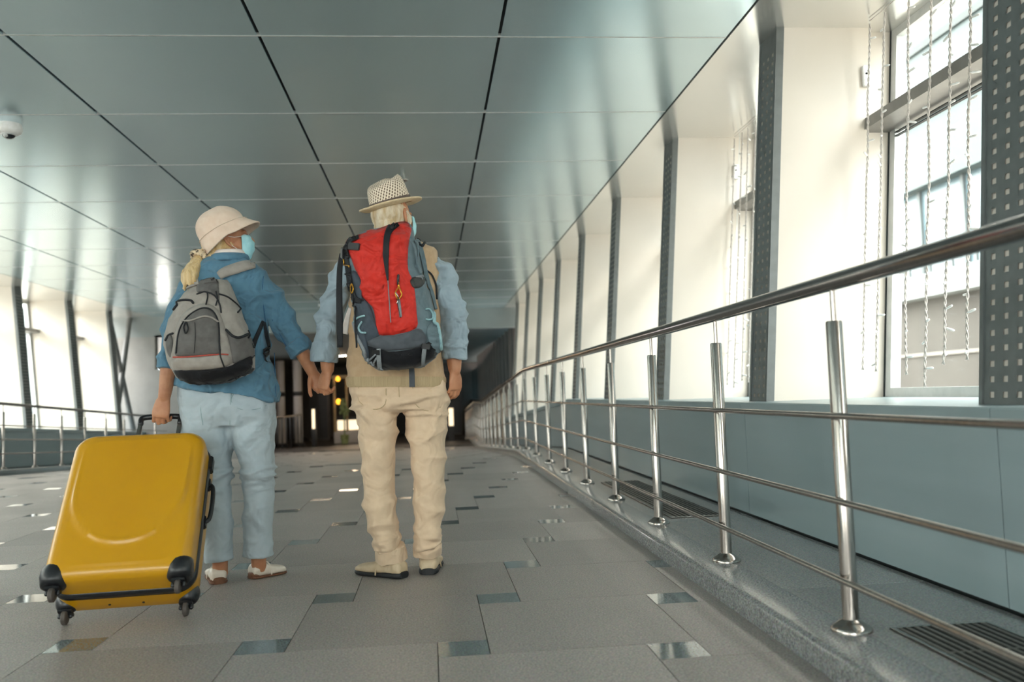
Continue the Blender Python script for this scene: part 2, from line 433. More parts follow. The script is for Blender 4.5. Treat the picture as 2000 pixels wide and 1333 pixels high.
structure(MB().box(-9, 3.2, 42, 42.3, -1.3, ZB).build('wall_back', 'hallwall'), 'dark back wall of the far hall')
wf = MB().box(-8.3, 3.3, -8.8, -8.6, -.3, 1.1).box(-8.3, 3.3, -8.8, -8.6, 2.65, ZC).box(-8.3, -6.2, -8.8, -8.6, 1.1, 2.65).box(1.4, 3.3, -8.8, -8.6, 1.1, 2.65)  # unseen end wall, its opening added to light the couple from behind
for k in range(1, 4): wf.box(-6.2+7.6*k/4-.05, -6.2+7.6*k/4+.05, -8.8, -8.6, 1.1, 2.65)
wf_ = structure(wf.build('wall_front', 'plaster'), 'unseen end wall behind the camera, with glazing added to light the backs')
MB().box(-6.2, 1.4, -8.72, -8.70, 1.1, 2.65).build('glass_pane', 'glass', wf_)
hr = MB(); extrude(hr, [(1.95, -.3), (1.95, 1.30), (2.1, 1.30), (2.1, -.3)], YB+.3, 42)
hw = structure(hr.build('wall_hall_right', 'white'), 'pale panelled right wall of the far hall')
y = YB+.4
while y < 36:
    q = MB(); extrude(q, [(1.935, -.02), (1.935, 1.29), (1.955, 1.29), (1.955, -.02)], y, y+.03); q.build('panel_joint', 'perf', hw)
    MB().box(1.93, 2.1, y, y+.14, 1.2+g(y), ZB).build('window_post', 'hallwall', hw); y += 1.1
q = MB(); extrude(q, [(1.90, 1.30), (1.90, 1.52), (2.1, 1.52), (2.1, 1.30)], YB+.3, 42); q.build('rail_beam', 'hallwall', hw)
q = MB(); extrude(q, [(2.0, 1.5), (2.0, 2.9), (2.02, 2.9), (2.02, 1.5)], YB+.3, 42); q.build('glass_pane', glass('tinted_glass', '9fb6bd'), hw)

M['hall_fill_light'] = emit('hall_fill_light', 'ffe2bd', 45.)  # glow for the added hall fill lights
M['warm'] = emit('warm_lamp', 'ffb030', 2.2); M['warmwhite'] = emit('warm_white_lamp', 'ffe9c4', .9)
M['tan'] = mat('tan_frame', 'a58a5c', .5, col2='b79a68', scale=8); M['palecol'] = mat('pale_pillar', 'c9c4c0', .5, col2='bfbab6', scale=3)
M['plantg'] = mat('kiosk_leaf', '6f7f4a', .6, col2='a4ad7c', scale=12); M['darkm'] = mat('dark_metal', '2f3032', .45, .3, col2='38393b', scale=10)
def pxbox(mb, px0, py0, px1, py1, y, d=.2):
    a, b = aty(px0, py0, y), aty(px1, py1, y)
    return mb.box(min(a.x, b.x), max(a.x, b.x), y, y+d, min(a.z, b.z), max(a.z, b.z))
zf = -.925
for px, lab in ((581, 'pale round pillar left of the lit kiosk in the dark hall'), (547, 'pale pillar behind the woman at the left of the dark hall')):
    c = aty(px, 760, 34)
    t = tag(empty('hall_pillar', (c.x, 34, zf)), lab, 'pillar', 'pillars in the far hall')
    MB().lathe([(.17, zf+.12), (.17, ZB-.02)], 16, (c.x, 34, 0)).build('shaft', 'palecol', t, smooth='auto')
    MB().lathe([(.24, zf), (.24, zf+.10), (.18, zf+.14)], 16, (c.x, 34, 0)).build('plinth', 'darkm', t, smooth='auto')
    MB().lathe([(.19, 1.0), (.2, 1.03), (.2, 1.13), (.19, 1.16)], 16, (c.x, 34, 0)).build('collar', 'darkm', t, smooth='auto')
for k, (hx_, hy_) in enumerate(((-3.2, 25), (-.4, 25), (-3.0, 31), (-.2, 31), (-2.8, 37))):  # emissive strips added only to brighten the hall
    lt = tag(empty('fill_strip', (hx_, hy_, ZB)), ('long added fill light on the dark hall ceiling, ' + ('nearest left', 'nearest right', 'middle left', 'middle right', 'farthest')[k]), 'lamp', 'added fill lights in the far hall')
    MB().box(hx_-.6, hx_+.6, hy_-.09, hy_+.09, ZB-.05, ZB).build('housing', 'darkm', lt); MB().box(hx_-.56, hx_+.56, hy_-.06, hy_+.06, ZB-.062, ZB-.05).build('diffuser', M['hall_fill_light'], lt)
# lit kiosk
ka, kb = aty(650, 740, 35), aty(712, 840, 35)
t = tag(empty('kiosk', (ka.x, 35, zf)), 'small lit kiosk with tan frame and yellow lamps at the end of the hall', 'kiosk')
MB().box(ka.x, kb.x, 35, 35.6, zf, zf+.45).build('counter', 'palecol', t)
for xx in (ka.x, (ka.x*.6+kb.x*.4), kb.x-.09): MB().box(xx, xx+.09, 35, 35.09, zf+.45, ka.z).build('post', 'tan', t)
MB().box(ka.x-.1, kb.x+.1, 34.9, 35.7, ka.z, ka.z+.12).build('roof', 'tan', t)
MB().box(ka.x, kb.x, 35.1, 35.5, zf+.95, zf+1.0).build('shelf', 'darkm', t)
for px, py in ((661, 785), (660, 740), (690, 752)):
    c = aty(px, py, 34.95); MB().ell(c, .09, .09, .11).build('lamp', 'warm', t, smooth=True)
MB().box(ka.x+.1, kb.x-.1, 35.4, 35.44, zf+.5, zf+.9).build('back_lightbox', 'warmwhite', t)
c = aty(672, 800, 34.4); pl_ = MB()
pl_.tube([(c.x, 34.4, zf+.3), c], .03, 8); pl_.lathe([(.13, zf), (.17, zf+.35), (.15, zf+.36)], 14, (c.x, 34.4, 0))
for i in range(26):
    a = random.random()*6.28; q = Vector((math.cos(a)*.2*random.random(), math.sin(a)*.1, random.random()*.55-.2))
    pl_.ell(c+q, .06, .03, .09, Matrix.Rotation(a, 3, 'Z'), 6, 5)
tag(pl_.build('potted_plant', 'plantg'), 'leafy green plant standing in front of the lit kiosk', 'plant')
for px0, px1, py0, py1, lab in ((609, 615, 800, 838, 'narrow white lit display beside the kiosk in the dark hall'), (876, 886, 798, 832, 'white lit display right of the man in the dark hall')):
    m = MB(); pxbox(m, px0, py0, px1, py1, 33); a, b = aty(px0, py0, 33), aty(px1, py1, 33)
    t = tag(empty('light_display', (a.x, 33, zf)), lab, 'display'); m.build('light_face', 'warmwhite', t)
    MB().box(a.x-.03, b.x+.03, 33.05, 33.3, zf, a.z+.03).build('case', 'darkm', t)
# dark lockers / shelving silhouettes along the back
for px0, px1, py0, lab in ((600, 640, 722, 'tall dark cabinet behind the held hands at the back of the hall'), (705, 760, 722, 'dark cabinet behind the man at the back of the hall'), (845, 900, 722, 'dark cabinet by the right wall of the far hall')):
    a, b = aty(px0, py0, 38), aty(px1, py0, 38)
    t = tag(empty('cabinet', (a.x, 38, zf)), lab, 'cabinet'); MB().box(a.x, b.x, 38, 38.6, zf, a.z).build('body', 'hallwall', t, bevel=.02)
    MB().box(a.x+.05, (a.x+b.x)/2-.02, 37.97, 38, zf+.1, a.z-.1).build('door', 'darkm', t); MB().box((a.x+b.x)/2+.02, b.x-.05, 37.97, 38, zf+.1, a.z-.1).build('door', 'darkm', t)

# ---------------- railings
def railing(name, x, s, hh, y0, n, sp, yend, lab):
    t = tag(empty(name, (x, y0, ZK)), lab, 'railing')
    top = ZK+hh
    ys = sorted(set(ysteps(-6, yend)) | {float(i) for i in range(-5, int(yend))})
    def railpts(z, sag=0): return [Vector((x, y, z+g(y))) for y in ys]
    MB().tube(railpts(top), .026 if s > 0 else .024, 20, ends=False).build('handrail', 'steelrail', t, smooth=True)
    for z in (.62, .375, .15) if s > 0 else (.62, .42, .22):
        MB().tube([p-Vector((s*.035, 0, 0)) for p in railpts(ZK+z)], .0095, 12, ends=False).build('mid_rail', 'steel', t, smooth=True)
    ph = hh-.115
    post = MB().lathe([(.0235, .012), (.0235, ph-.004), (.021, ph)], 20).mesh('post', 'steel', smooth='auto')
    flange = MB().lathe([(.058, 0), (.058, .006), (.052, .014), (.036, .026), (.0245, .032), (.0235, .034)], 24).mesh('base_flange', 'steel', smooth='auto')
    pin = MB().lathe([(.0075, ph-.002), (.0075, hh-.022)], 12).mesh('top_pin', 'steel', smooth='auto')
    for k in range(n):
        y = y0+sp*k
        if y > yend: break
        p = link('post', post, t, (x, y, ZK+g(y)))
        link('base_flange', flange, p, (x, y, ZK+g(y))); link('top_pin', pin, p, (x, y, ZK+g(y)))
    return t
railing('railing', XRAIL, 1, 1.012, 2.46-1.068*3, 32, 1.068, 31.0, 'polished steel railing with three thin bars on the right granite kerb')
railing('railing', LXRAIL, -1, .93, 14.0-.98*8, 24, .98, 28.0, 'thin steel railing far off along the left window wall')
# short hall railing behind the woman
ra, rb = aty(545, 870, 26), aty(580, 850, 30)
t = tag(empty('railing', (ra.x, 26, g(26))), 'short dark railing at the head of the hall beside the woman', 'railing')
for k in range(8):
    a = k/7; MB().tube([(lerp(ra.x, rb.x, a), lerp(25, 31, a), g(27)-.05), (lerp(ra.x, rb.x, a), lerp(25, 31, a), g(27)+.92)], .022, 8).build('post', 'darkm', t, smooth=True)
MB().tube([(ra.x, 25, g(27)+.95), (rb.x, 31, g(27)+.95)], .03, 8).build('handrail', 'steel', t, smooth=True)

# ---------------- floor grilles in the right plinth
def grille(y0, y1, x0, x1, lab):
    t = tag(empty('floor_grille', (x0, y0, ZK)), lab, 'grille', 'heating grilles in the plinth')
    z = ZK+.001
    MB().box(x0, x1, y0, y1, z-.004, z+.0015).build('tray', 'black', t)
    f = MB(); w = .012
    f.box(x0, x0+w, y0, y1, z, z+.004); f.box(x1-w, x1, y0, y1, z, z+.004); f.box(x0+w, x1-w, y0, y0+w, z, z+.004); f.box(x0+w, x1-w, y1-w, y1, z, z+.004)
    f.build('frame', 'steel', t)
    n = 11; me = None
    for i in range(n):
        xx = lerp(x0+.024, x1-.024, i/(n-1))
        if not me: me = MB().box(-.0052, .0052, y0+w, y1-w, 0, .0035).mesh('slat', M['grille'])
        link('slat', me, t, (xx, 0, z))
    for k in range(1, 6):
        yy = lerp(y0, y1, k/6); MB().box(x0+w, x1-w, yy-.004, yy+.004, z, z+.0025).build('cross_bar', M['grille'], t)
M['grille'] = mat('bronze_grille', '8b857d', .35, .8, col2='7c766e', scale=60)
grille(.95, 2.45, 1.30, 1.60, 'bronze slatted floor grille in the plinth nearest the camera')
grille(4.75, 6.75, 1.30, 1.60, 'bronze slatted floor grille in the plinth farther along the railing')

# ---------------- light curtains in the right windows
bulb_me = MB().lathe([(.002, 0), (.0028, .006), (.0058, .012), (.0058, .040), (.004, .046), (.001, .048)], 8).mesh('bulb', 'bulb', smooth=True)
def curtain(y_near, y_far, n, lab, xoff=.50, zlo=.80, dens=.13, seed=1):
    rnd = random.Random(seed); x0 = XIN+xoff
    t = tag(empty('light_curtain', (x0, y_near, ZS)), lab, 'string lights', 'light curtains hung in the right windows')
    tops = []
    for k in range(n):
        y = lerp(y_far, y_near, k/(n-1))+rnd.uniform(-.05, .05)
        zb = zlo+rnd.uniform(-.05, .08)
        N = 46; pts = []
        for i in range(N+1):
            z = lerp(ZC-.03, zb, i/N); wob = noise.noise(Vector((k*7.3+seed, z*3.1, 0)))*.022+noise.noise(Vector((k*3.3, z*9, seed)))*.010
            pts.append(Vector((x0+LEAN*(z-ZS)+wob*.6, y+wob*1.6+(i/N)*.03*math.sin(k*2.1), z)))
        tops.append(pts[0])
        m = MB(); pts2 = smoothpts(pts, 3)
        for ph in (0, math.pi):            # two twisted wires
            tw = [p+Vector((math.cos(i*1.25+ph), math.sin(i*1.25+ph), 0))*.0042 for i, p in enumerate(pts2)]
            m.tube(tw, .0036, 5, ends=False)
        st = m.build('strand', 'cable', t, smooth=True)
        z = ZC-.15
        while z > zb:
            i = int((ZC-.03-z)/(ZC-.03-zb)*N); p = pts[min(i, N)]
            b = link('bulb', bulb_me, st, p)
            b.rotation_euler = (math.pi/2+rnd.uniform(-.4, .4), 0, rnd.choice((0, math.pi, .5, 2.6, -.6))+rnd.uniform(-.3, .3))
            z -= dens*rnd.uniform(.6, 1.5)
    if n > 2: MB().tube(smoothpts([p+Vector((0, 0, .02)) for p in tops], 4), .003, 6).build('header_cable', 'cable', t, smooth=True)
    return t
curtain(3.45, 4.66, 7, 'white twisted string light curtain in the large window beside the near column', seed=1)
curtain(6.35, 6.83, 4, 'white string light curtain in the second window past the near column', zlo=.76, seed=5)
for yy, lab in ((4.735, 'small white sensor box high on the near white column'), (6.898, 'small white sensor box high on the second white column')):
    x0 = XIN+LEAN*1.85+.545
    t = tag(empty('sensor_box', (x0, yy, 2.55)), lab, 'sensor'); MB().box(x0-.03, x0+.015, yy-.028, yy, 2.50, 2.62).build('case', 'bulb', t, bevel=.004)
    MB().lathe([(.006, -.004), (.006, .003)], 10, (0, 0, 0)).xf(Matrix.Translation((x0-.015, yy-.029, 2.57)) @ Matrix.Rotation(math.pi/2, 4, 'X')).build('lens', 'black', t)

# ---------------- things on the ceiling
c = atz(17, 243, ZC)
t = tag(empty('security_camera', (c.x, c.y, ZC)), 'white dome security camera on the ceiling at the left', 'camera')
MB().lathe([(.085, ZC), (.088, ZC-.012), (.088, ZC-.045), (.080, ZC-.062), (.062, ZC-.072), (.05, ZC-.074)], 28, (c.x, c.y, 0)).build('housing', 'bulb', t, smooth='auto')
MB().ell((c.x, c.y, ZC-.072), .045, .045, .036).build('ball', mat('lens_dark', '20252a', .15, col2='2c3238', scale=30), t, smooth=True)
MB().lathe([(.047, ZC-.07), (.050, ZC-.076), (.047, ZC-.082)], 24, (c.x, c.y, 0)).build('ring', 'frame', t, smooth=True)
MB().ell((c.x-.005, c.y-.03, ZC-.092), .018, .018, .018).build('lens', 'glossw', t, smooth=True) if 'glossw' in M else MB().ell((c.x-.005, c.y-.034, ZC-.088), .016, .016, .016).build('lens', 'frame', t, smooth=True)
c = atz(787, 352, ZC)
t = tag(empty('sprinkler', (c.x, c.y, ZC)), 'small chrome ceiling sprinkler just above the straw hat', 'sprinkler')
MB().lathe([(.05, ZC), (.048, ZC-.008), (.02, ZC-.018), (.012, ZC-.05), (.012, ZC-.06)], 16, (c.x, c.y, 0)).build('escutcheon', 'steel', t, smooth='auto')
MB().lathe([(.004, ZC-.055), (.006, ZC-.08), (.030, ZC-.086), (.030, ZC-.09), (.004, ZC-.092)], 12, (c.x, c.y, 0)).build('deflector', 'steel', t, smooth='auto')
c = aty(626, 590, YB-1.6)
t = tag(empty('ceiling_lamp', (c.x, c.y, ZC)), 'small white globe lamp under the ceiling between the couple', 'lamp')
MB().lathe([(.05, ZC), (.05, ZC-.03), (.015, ZC-.04), (.012, c.z+.07)], 14, (c.x, c.y, 0)).build('stem', 'frame', t, smooth='auto')
MB().ell(c, .075, .075, .075).build('globe', emit('globe_light', 'ffffff', 2.5), t, smooth=True)

# ---------------- outside, seen through the right windows
gr_ = MB().box(3.3, 70, -30, 90, -1.2, -1.0).build('ground', 'concrete'); structure(gr_, 'pale paved ground outside the windows')
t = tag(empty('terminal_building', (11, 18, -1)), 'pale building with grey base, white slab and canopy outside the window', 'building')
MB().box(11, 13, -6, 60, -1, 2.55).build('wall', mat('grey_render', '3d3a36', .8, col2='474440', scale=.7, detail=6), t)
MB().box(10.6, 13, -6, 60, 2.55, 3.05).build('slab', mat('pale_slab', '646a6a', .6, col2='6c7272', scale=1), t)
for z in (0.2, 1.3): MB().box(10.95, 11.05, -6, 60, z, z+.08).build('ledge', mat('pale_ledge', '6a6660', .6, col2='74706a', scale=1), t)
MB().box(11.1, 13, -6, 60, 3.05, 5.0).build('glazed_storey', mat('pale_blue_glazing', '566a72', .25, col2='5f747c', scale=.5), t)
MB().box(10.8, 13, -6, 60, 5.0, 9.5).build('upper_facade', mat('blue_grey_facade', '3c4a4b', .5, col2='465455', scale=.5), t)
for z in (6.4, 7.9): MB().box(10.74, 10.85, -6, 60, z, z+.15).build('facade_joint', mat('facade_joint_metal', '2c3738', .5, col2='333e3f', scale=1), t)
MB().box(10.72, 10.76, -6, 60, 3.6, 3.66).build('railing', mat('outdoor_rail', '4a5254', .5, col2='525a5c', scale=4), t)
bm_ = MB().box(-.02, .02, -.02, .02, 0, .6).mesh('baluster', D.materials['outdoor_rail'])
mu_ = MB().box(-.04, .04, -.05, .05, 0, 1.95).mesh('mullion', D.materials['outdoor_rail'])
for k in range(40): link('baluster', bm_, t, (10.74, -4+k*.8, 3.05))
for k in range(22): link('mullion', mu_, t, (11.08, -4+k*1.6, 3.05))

t = tag(empty('terminal_building', (-22, 30, -1)), 'long pale building added outside the left windows to cut the sky', 'building')  # made-up building that blocks part of the sky on the left
MB().box(-24, -22, -6, 78, -1, 6.4).build('wall', mat('sky_block_facade', '6f7c80', .6, col2='778488', scale=.4, detail=5), t)
for z in (1.6, 4.2): MB().box(-22.1, -21.98, -6, 78, z, z+.5).build('floor_band', mat('sky_block_band', '879092', .6, col2='8e9799', scale=.5), t)
ml_ = MB().box(-.06, .06, -.06, .06, 0, 7.4).mesh('mullion', D.materials['outdoor_rail'])
for k in range(28): link('mullion', ml_, t, (-21.95, -4+3*k, -1))
structure(MB().box(-70, -7.9, -30, 90, -1.2, -1.0).build('ground', 'concrete'), 'pale paved ground outside the left windows')

# ================================================================== people
def remesh(mb, name, m, voxel=.005, smooth=4, disp=None, fac=.5):
    me = mb.mesh(name+'_src', m); o = D.objects.new('tmp_src', me); COL.objects.link(o)
    r = o.modifiers.new('r', 'REMESH'); r.mode = 'VOXEL'; r.voxel_size = voxel; r.use_smooth_shade = True
    if smooth:
        s = o.modifiers.new('s', 'SMOOTH'); s.factor = fac; s.iterations = smooth
    dg = bpy.context.evaluated_depsgraph_get(); dg.update()
    out = D.meshes.new_from_object(o.evaluated_get(dg)); out.name = name
    D.objects.remove(o); D.meshes.remove(me)
    if disp:
        ns = [v.normal.copy() for v in out.vertices]
        for v, n in zip(out.vertices, ns): v.co += n*disp(v.co, n)
        out.update()
    out.shade_smooth()
    out.materials.clear(); out.materials.append(M[m] if isinstance(m, str) else m)
    return out
def fold(p, sx, sy, sz, amp, seed=0., sharp=2.0):
    n = noise.noise(Vector((p.x*sx+seed, p.y*sy+seed*1.7, p.z*sz-seed)))
    return amp*(1-min(1, abs(n)*sharp*1.6)) - amp*.35
def ring(pl, pr, hd, n=28, e=2.3, yb=None):
    """super-ellipse ring between a left and a right world point, half depth hd along y"""
    c = (pl+pr)/2; h = (pr-pl)/2; out = []
    for j in range(n):
        a = 2*math.pi*j/n; ca, sa = math.cos(a), math.sin(a)
        out.append(c + h*math.copysign(abs(ca)**(2/e), ca) + Vector((0, hd, 0))*math.copysign(abs(sa)**(2/e), sa))
    return out
def plate(mb, rows, yc, n=28, e=2.3):
    """loft rings given as (py or (pyl,pyr), xl, xr, half depth[, y])"""
    rs = []
    for r in rows:
        py, xl, xr, hd = r[:4]; y = r[4] if len(r) > 4 else yc
        a, b = py if isinstance(py, tuple) else (py, py)
        rs.append(ring(aty(xl, a, y), aty(xr, b, y), hd, n, e))
    return mb.loft(rs)

def hand(mb, W, d, nrm, left, curl, thumb=(.5, .5), sc=1., spread=.0, fingers=4):
    """palm, four unequal fingers with three joints each and a thumb from the palm's side"""
    W = Vector(W); d = Vector(d).normalized(); nrm = Vector(nrm); nrm = (nrm-d*nrm.dot(d)).normalized()
    side = d.cross(nrm)*(1 if left else -1)
    rings = []
    for t, wd, th in ((-.012, .026, .019), (.012, .029, .0185), (.035, .037, .0175), (.060, .041, .0155), (.082, .041, .0135), (.094, .036, .010)):
        c = W + d*t*sc + side*(.003 if t > .02 else 0)
        rings.append([c + side*wd*sc*math.cos(2*math.pi*j/16) + nrm*th*sc*math.sin(2*math.pi*j/16) for j in range(16)])
    mb.loft(rings)
    for k, (off, L, r) in enumerate(((.031, .074, .0088), (.0105, .083, .0092), (-.0100, .077, .0088), (-.0290, .060, .0078))):
        cs = curl[k] if hasattr(curl[0], '__len__') else curl
        p = W + d*(.086-.004*abs(k-1.2))*sc + side*off*sc; pts = [p-d*.012*sc]; rad = [r*1.02*sc]; ang = 0
        dd = d
        for q, (fr, c) in enumerate(zip((.46, .30, .24), cs)):
            ang += c
            dd = d*math.cos(ang) - nrm*math.sin(ang) + side*spread*(1.2-k)*.2
            if q == 0: pts.append(p); rad.append(r*1.05*sc)
            pts.append(p+dd*L*fr*sc*.5); rad.append(r*.94*sc*(1-.05*q))
            p = p+dd*L*fr*sc; pts.append(p); rad.append(r*(1.0 if q < 2 else .82)*sc*(1-.06*q))
        mb.tube(pts, rad, 10)
    a, b = thumb; p = W + d*.022*sc + side*.024*sc - nrm*.004*sc
    v = (d*math.cos(.75) + side*math.sin(.75)*(1-b*.6) - nrm*b*.55).normalized()
    v2 = (v*math.cos(a) - nrm*math.sin(a)*.7 + d*.2).normalized(); v3 = (v2*.9 + d*.3 - nrm*.15 - side*b*.3).normalized()
    mb.tube([p, p+v*.024*sc, p+v*.042*sc, p+v*.042*sc+v2*.018*sc, p+v*.042*sc+v2*.032*sc, p+v*.042*sc+v2*.032*sc+v3*.024*sc], [.0145*sc, .014*sc, .0115*sc, .0105*sc, .0108*sc, .0088*sc], 10)

def frame(fwd, up):
    f = Vector(fwd).normalized(); u = Vector(up); u = (u-f*u.dot(f)).normalized(); r = f.cross(u)
    return Matrix((r, f, u)).transposed()      # columns: right, forward, up
def head(mb, c, R, s=1.):
    T = lambda x, y, z: Vector(c)+R @ Vector((x, y, z))*s
    E = lambda p, rx, ry, rz, nu=20, nv=14: mb.ell(T(*p), rx*s, ry*s, rz*s, R, nu, nv)
    E((0, -.012, .030), .076, .096, .090); E((0, .030, -.035), .060, .062, .080); E((0, .055, -.088), .030, .030, .026)
    E((0, .080, .030), .045, .018, .016); E((-.033, .066, -.030), .026, .026, .028); E((.033, .066, -.030), .026, .026, .028)
    mb.tube([T(0, .090, .022), T(0, .104, .002), T(0, .112, -.020)], [.008*s, .010*s, .0125*s], 10)
    E((-.010, .100, -.024), .009, .009, .007, 8, 6); E((.010, .100, -.024), .009, .009, .007, 8, 6)
    E((0, .090, -.052), .024, .010, .006, 10, 6); E((0, .088, -.062), .021, .010, .007, 10, 6)
    E((-.056, .010, -.062), .014, .034, .030); E((.056, .010, -.062), .014, .034, .030)
    for sg in (-1, 1):
        mb.tube([T(sg*.074, .004, .020), T(sg*.084, -.010, .028), T(sg*.087, -.022, .010), T(sg*.083, -.016, -.014), T(sg*.075, -.002, -.030)], [.006*s, .007*s, .0065*s, .0065*s, .0075*s], 8)
        E((sg*.076, -.008, .0), .006, .014, .022, 8, 6)
    mb.tube([T(0, -.022, -.040), T(0, -.030, -.10), T(0, -.045, -.17), T(0, -.05, -.21)], [.052*s, .050*s, .056*s, .070*s], 16)

M['skin'] = mat('skin', 'c9906d', .5, col2='bd815f', scale=25, detail=5, bump=.12, bscale=120, sss=.08)
M['skin_w'] = mat('skin_tanned', 'c48c69', .5, col2='b57b5a', scale=25, detail=5, bump=.10, bscale=120, sss=.08)
M['denim'] = fabric('blue_linen', '587f97', '5f869d', folds=11, fb=.8)
M['pant_w'] = fabric('pale_blue_twill', 'b4c1c9', 'afbdc5', folds=9, fb=.6)
M['pant_m'] = fabric('cream_cotton', 'dfc5a8', 'dabfa1', folds=9, fb=.7)
M['vest'] = fabric('khaki_vest', 'c6a988', 'bfa180', folds=9, fb=.35)
M['rib'] = mat('khaki_rib', 'b59f7c', .9, col2='c0aa86', scale=260, stretch=(1, 1, .02), bump=.4, bscale=300)
M['shirt'] = fabric('pale_blue_shirt', 'a2b2bd', '9cadb8', folds=11, fb=.8)
M['collar'] = fabric('white_shirt', 'efe4de', 'e6d8d0', folds=10, fb=.2)
M['shoe_w'] = mat('pearl_leather', 'e8ddd0', .32, col2='d8cbbb', scale=18, bump=.08, bscale=60, coat=.2)
M['sole_br'] = mat('brown_sole', '6a4530', .6, col2='7b5138', scale=30)
M['shoe_m'] = mat('beige_leather', 'd2bd9f', .5, col2='c4ad8d', scale=20, bump=.1, bscale=70)
M['sole_bk'] = mat('black_sole', '17191c', .6, col2='202225', scale=30)
M['hair_w'] = mat('blonde_hair', 'c9a46c', .45, col2='ead0a0', scale=55, detail=4, stretch=(1, 1, .12), bump=.5, bscale=130, sheen=.2)
M['hair_m'] = mat('white_hair', 'e2d5bf', .5, col2='c2a67e', scale=40, detail=4, stretch=(1, 1, .3), bump=.5, bscale=110)
M['mask'] = fabric('surgical_mask', '9fdbe6', 'b5e6ee', folds=20, fb=.1)
M['eye'] = mat('eye', 'e8e4e0', .15, col2='d8d4d0', scale=30)
M['iris'] = mat('iris', '3a4a52', .1, col2='2a3238', scale=80)

def mask_mesh(c, R, s=1.):
    T = lambda x, y, z: Vector(c)+R @ Vector((x, y, z))*s
    rows = []
    N = 15
    for i in range(N+1):
        t = i/N; z = lerp(.010, -.118, t)
        bul = math.sin(math.pi*min(1, t*1.05))
        ry = lerp(.062, .052, t)*(.68+.48*bul) + (.003 if i % 4 < 2 else 0)
        rx = lerp(.064, .056, t)*(.96+.16*bul)
        y0 = lerp(.062, .030, t)
        rows.append((z, rx, ry, y0))
    m = MB(); outer = [[T(rx*math.sin(a), y0+ry*math.cos(a), z) for a in [math.radians(-88+176*j/20) for j in range(21)]] for z, rx, ry, y0 in rows]
    inner = [[T(rx*.96*math.sin(a), y0-.003+ry*.96*math.cos(a), z) for a in [math.radians(88-176*j/20) for j in range(21)]] for z, rx, ry, y0 in rows]
    m.loft([a+b for a, b in zip(outer, inner)])
    return m, rows, T
def eyes(c, R, s, parent):
    for sg in (-1, 1):
        p = Vector(c)+R @ Vector((sg*.032, .078, .008))*s
        e = MB().ell(p, .013*s, .013*s, .012*s, None, 12, 8).build('eye', 'eye', parent, smooth=True)
        MB().ell(p+R @ Vector((0, .0095, 0))*s, .0065, .005, .0065, R, 10, 6).build('iris', 'iris', e, smooth=True)

# ------------------------------------------------------------------ the woman
YW = 4.05
HW = aty(446, 475, YW); RW = frame((.93, .28, .26), (-.26, -.03, .96))
WOMAN = tag(empty('person', (aty(470, 1120, YW).x, YW, 0)), 'woman in a blue jacket and pale trousers, walking away pulling a yellow suitcase', 'person')
b = MB(); head(b, HW, RW, .94)
plate(b, [(495, 430, 468, .05), (520, 400, 492, .07), (560, 378, 505, .085), (640, 372, 502, .085), (740, 358, 528, .10), (790, 365, 525, .09), (812, 375, 520, .07)], 4.03)
# legs
def leg(px_list, mb, y):
    pts = [aty(px, py, yy) for px, py, yy, r in px_list]; mb.tube(pts, [q[3] for q in px_list], 14)
leg([(402, 800, 4.03, .08), (415, 930, 4.0, .055), (424, 1040, 4.03, .05), (430, 1098, 4.06, .034), (430, 1122, 4.07, .034)], b, 0)
leg([(495, 800, 4.03, .08), (503, 930, 4.03, .055), (505, 1040, 4.08, .05), (505, 1090, 4.11, .034), (506, 1112, 4.12, .034)], b, 0)
# arms: right arm to the man's hand, left arm to the suitcase handle
SHR, ELR = aty(505, 548, 4.03), aty(556, 632, 4.04)
WRR = aty(610, 728, 4.06)
b.tube([SHR+Vector((-.02,0,-.02)), lerp(SHR, ELR, .5), ELR, aty(587, 682, 4.035), WRR], [.04, .042, .040, .036, .0255], 14)
hand(b, WRR, (.50, -.02, -.86), (-.30, .95, 0), False, [(.7, 1.1, .8), (.8, 1.2, .8), (.85, 1.2, .8), (.9, 1.2, .8)], thumb=(.3, .3), sc=.90)
SHL, ELL = aty(372, 560, 4.02), aty(338, 660, 3.97)
WRL = aty(321, 776, 3.955)
b.tube([SHL+Vector((.02,0,-.02)), lerp(SHL, ELL, .5), ELL, aty(329, 725, 3.96), WRL], [.04, .042, .040, .036, .0265], 14)
hand(b, WRL, aty(312, 826, 3.950)-WRL, (-.12, -.98, .05), True, [(.30, 1.35, 1.2), (.38, 1.4, 1.2), (.42, 1.4, 1.2), (.48, 1.4, 1.2)], thumb=(.9, .9), sc=.98, spread=.25)
# feet
def foot(mb, heel, toe, wd=.036, h=.05):
    heel, toe = Vector(heel), Vector(toe); d = (toe-heel); L = d.length; d.normalize()
    mb.tube([heel+d*.04+Vector((0, 0, .030)), heel+d*L*.45+Vector((0, 0, .026)), toe-d*.07+Vector((0, 0, .022))], [.022, .020, .014], 12)
FWL = (aty(428, 1142, 4.02), aty(420, 1118, 4.26)); FWR = (aty(490, 1130, 4.10), aty(556, 1117, 4.22))
FWL = (Vector((FWL[0].x, FWL[0].y, 0)), Vector((FWL[1].x-.01, FWL[1].y, 0))); FWR = (Vector((FWR[0].x, FWR[0].y, 0)), Vector((FWR[1].x, FWR[1].y, 0)))
foot(b, *FWL); foot(b, *FWR)
link('body', remesh(b, 'body', 'skin_w', .0038, 3), WOMAN)
eyes(HW, RW, .94, WOMAN)

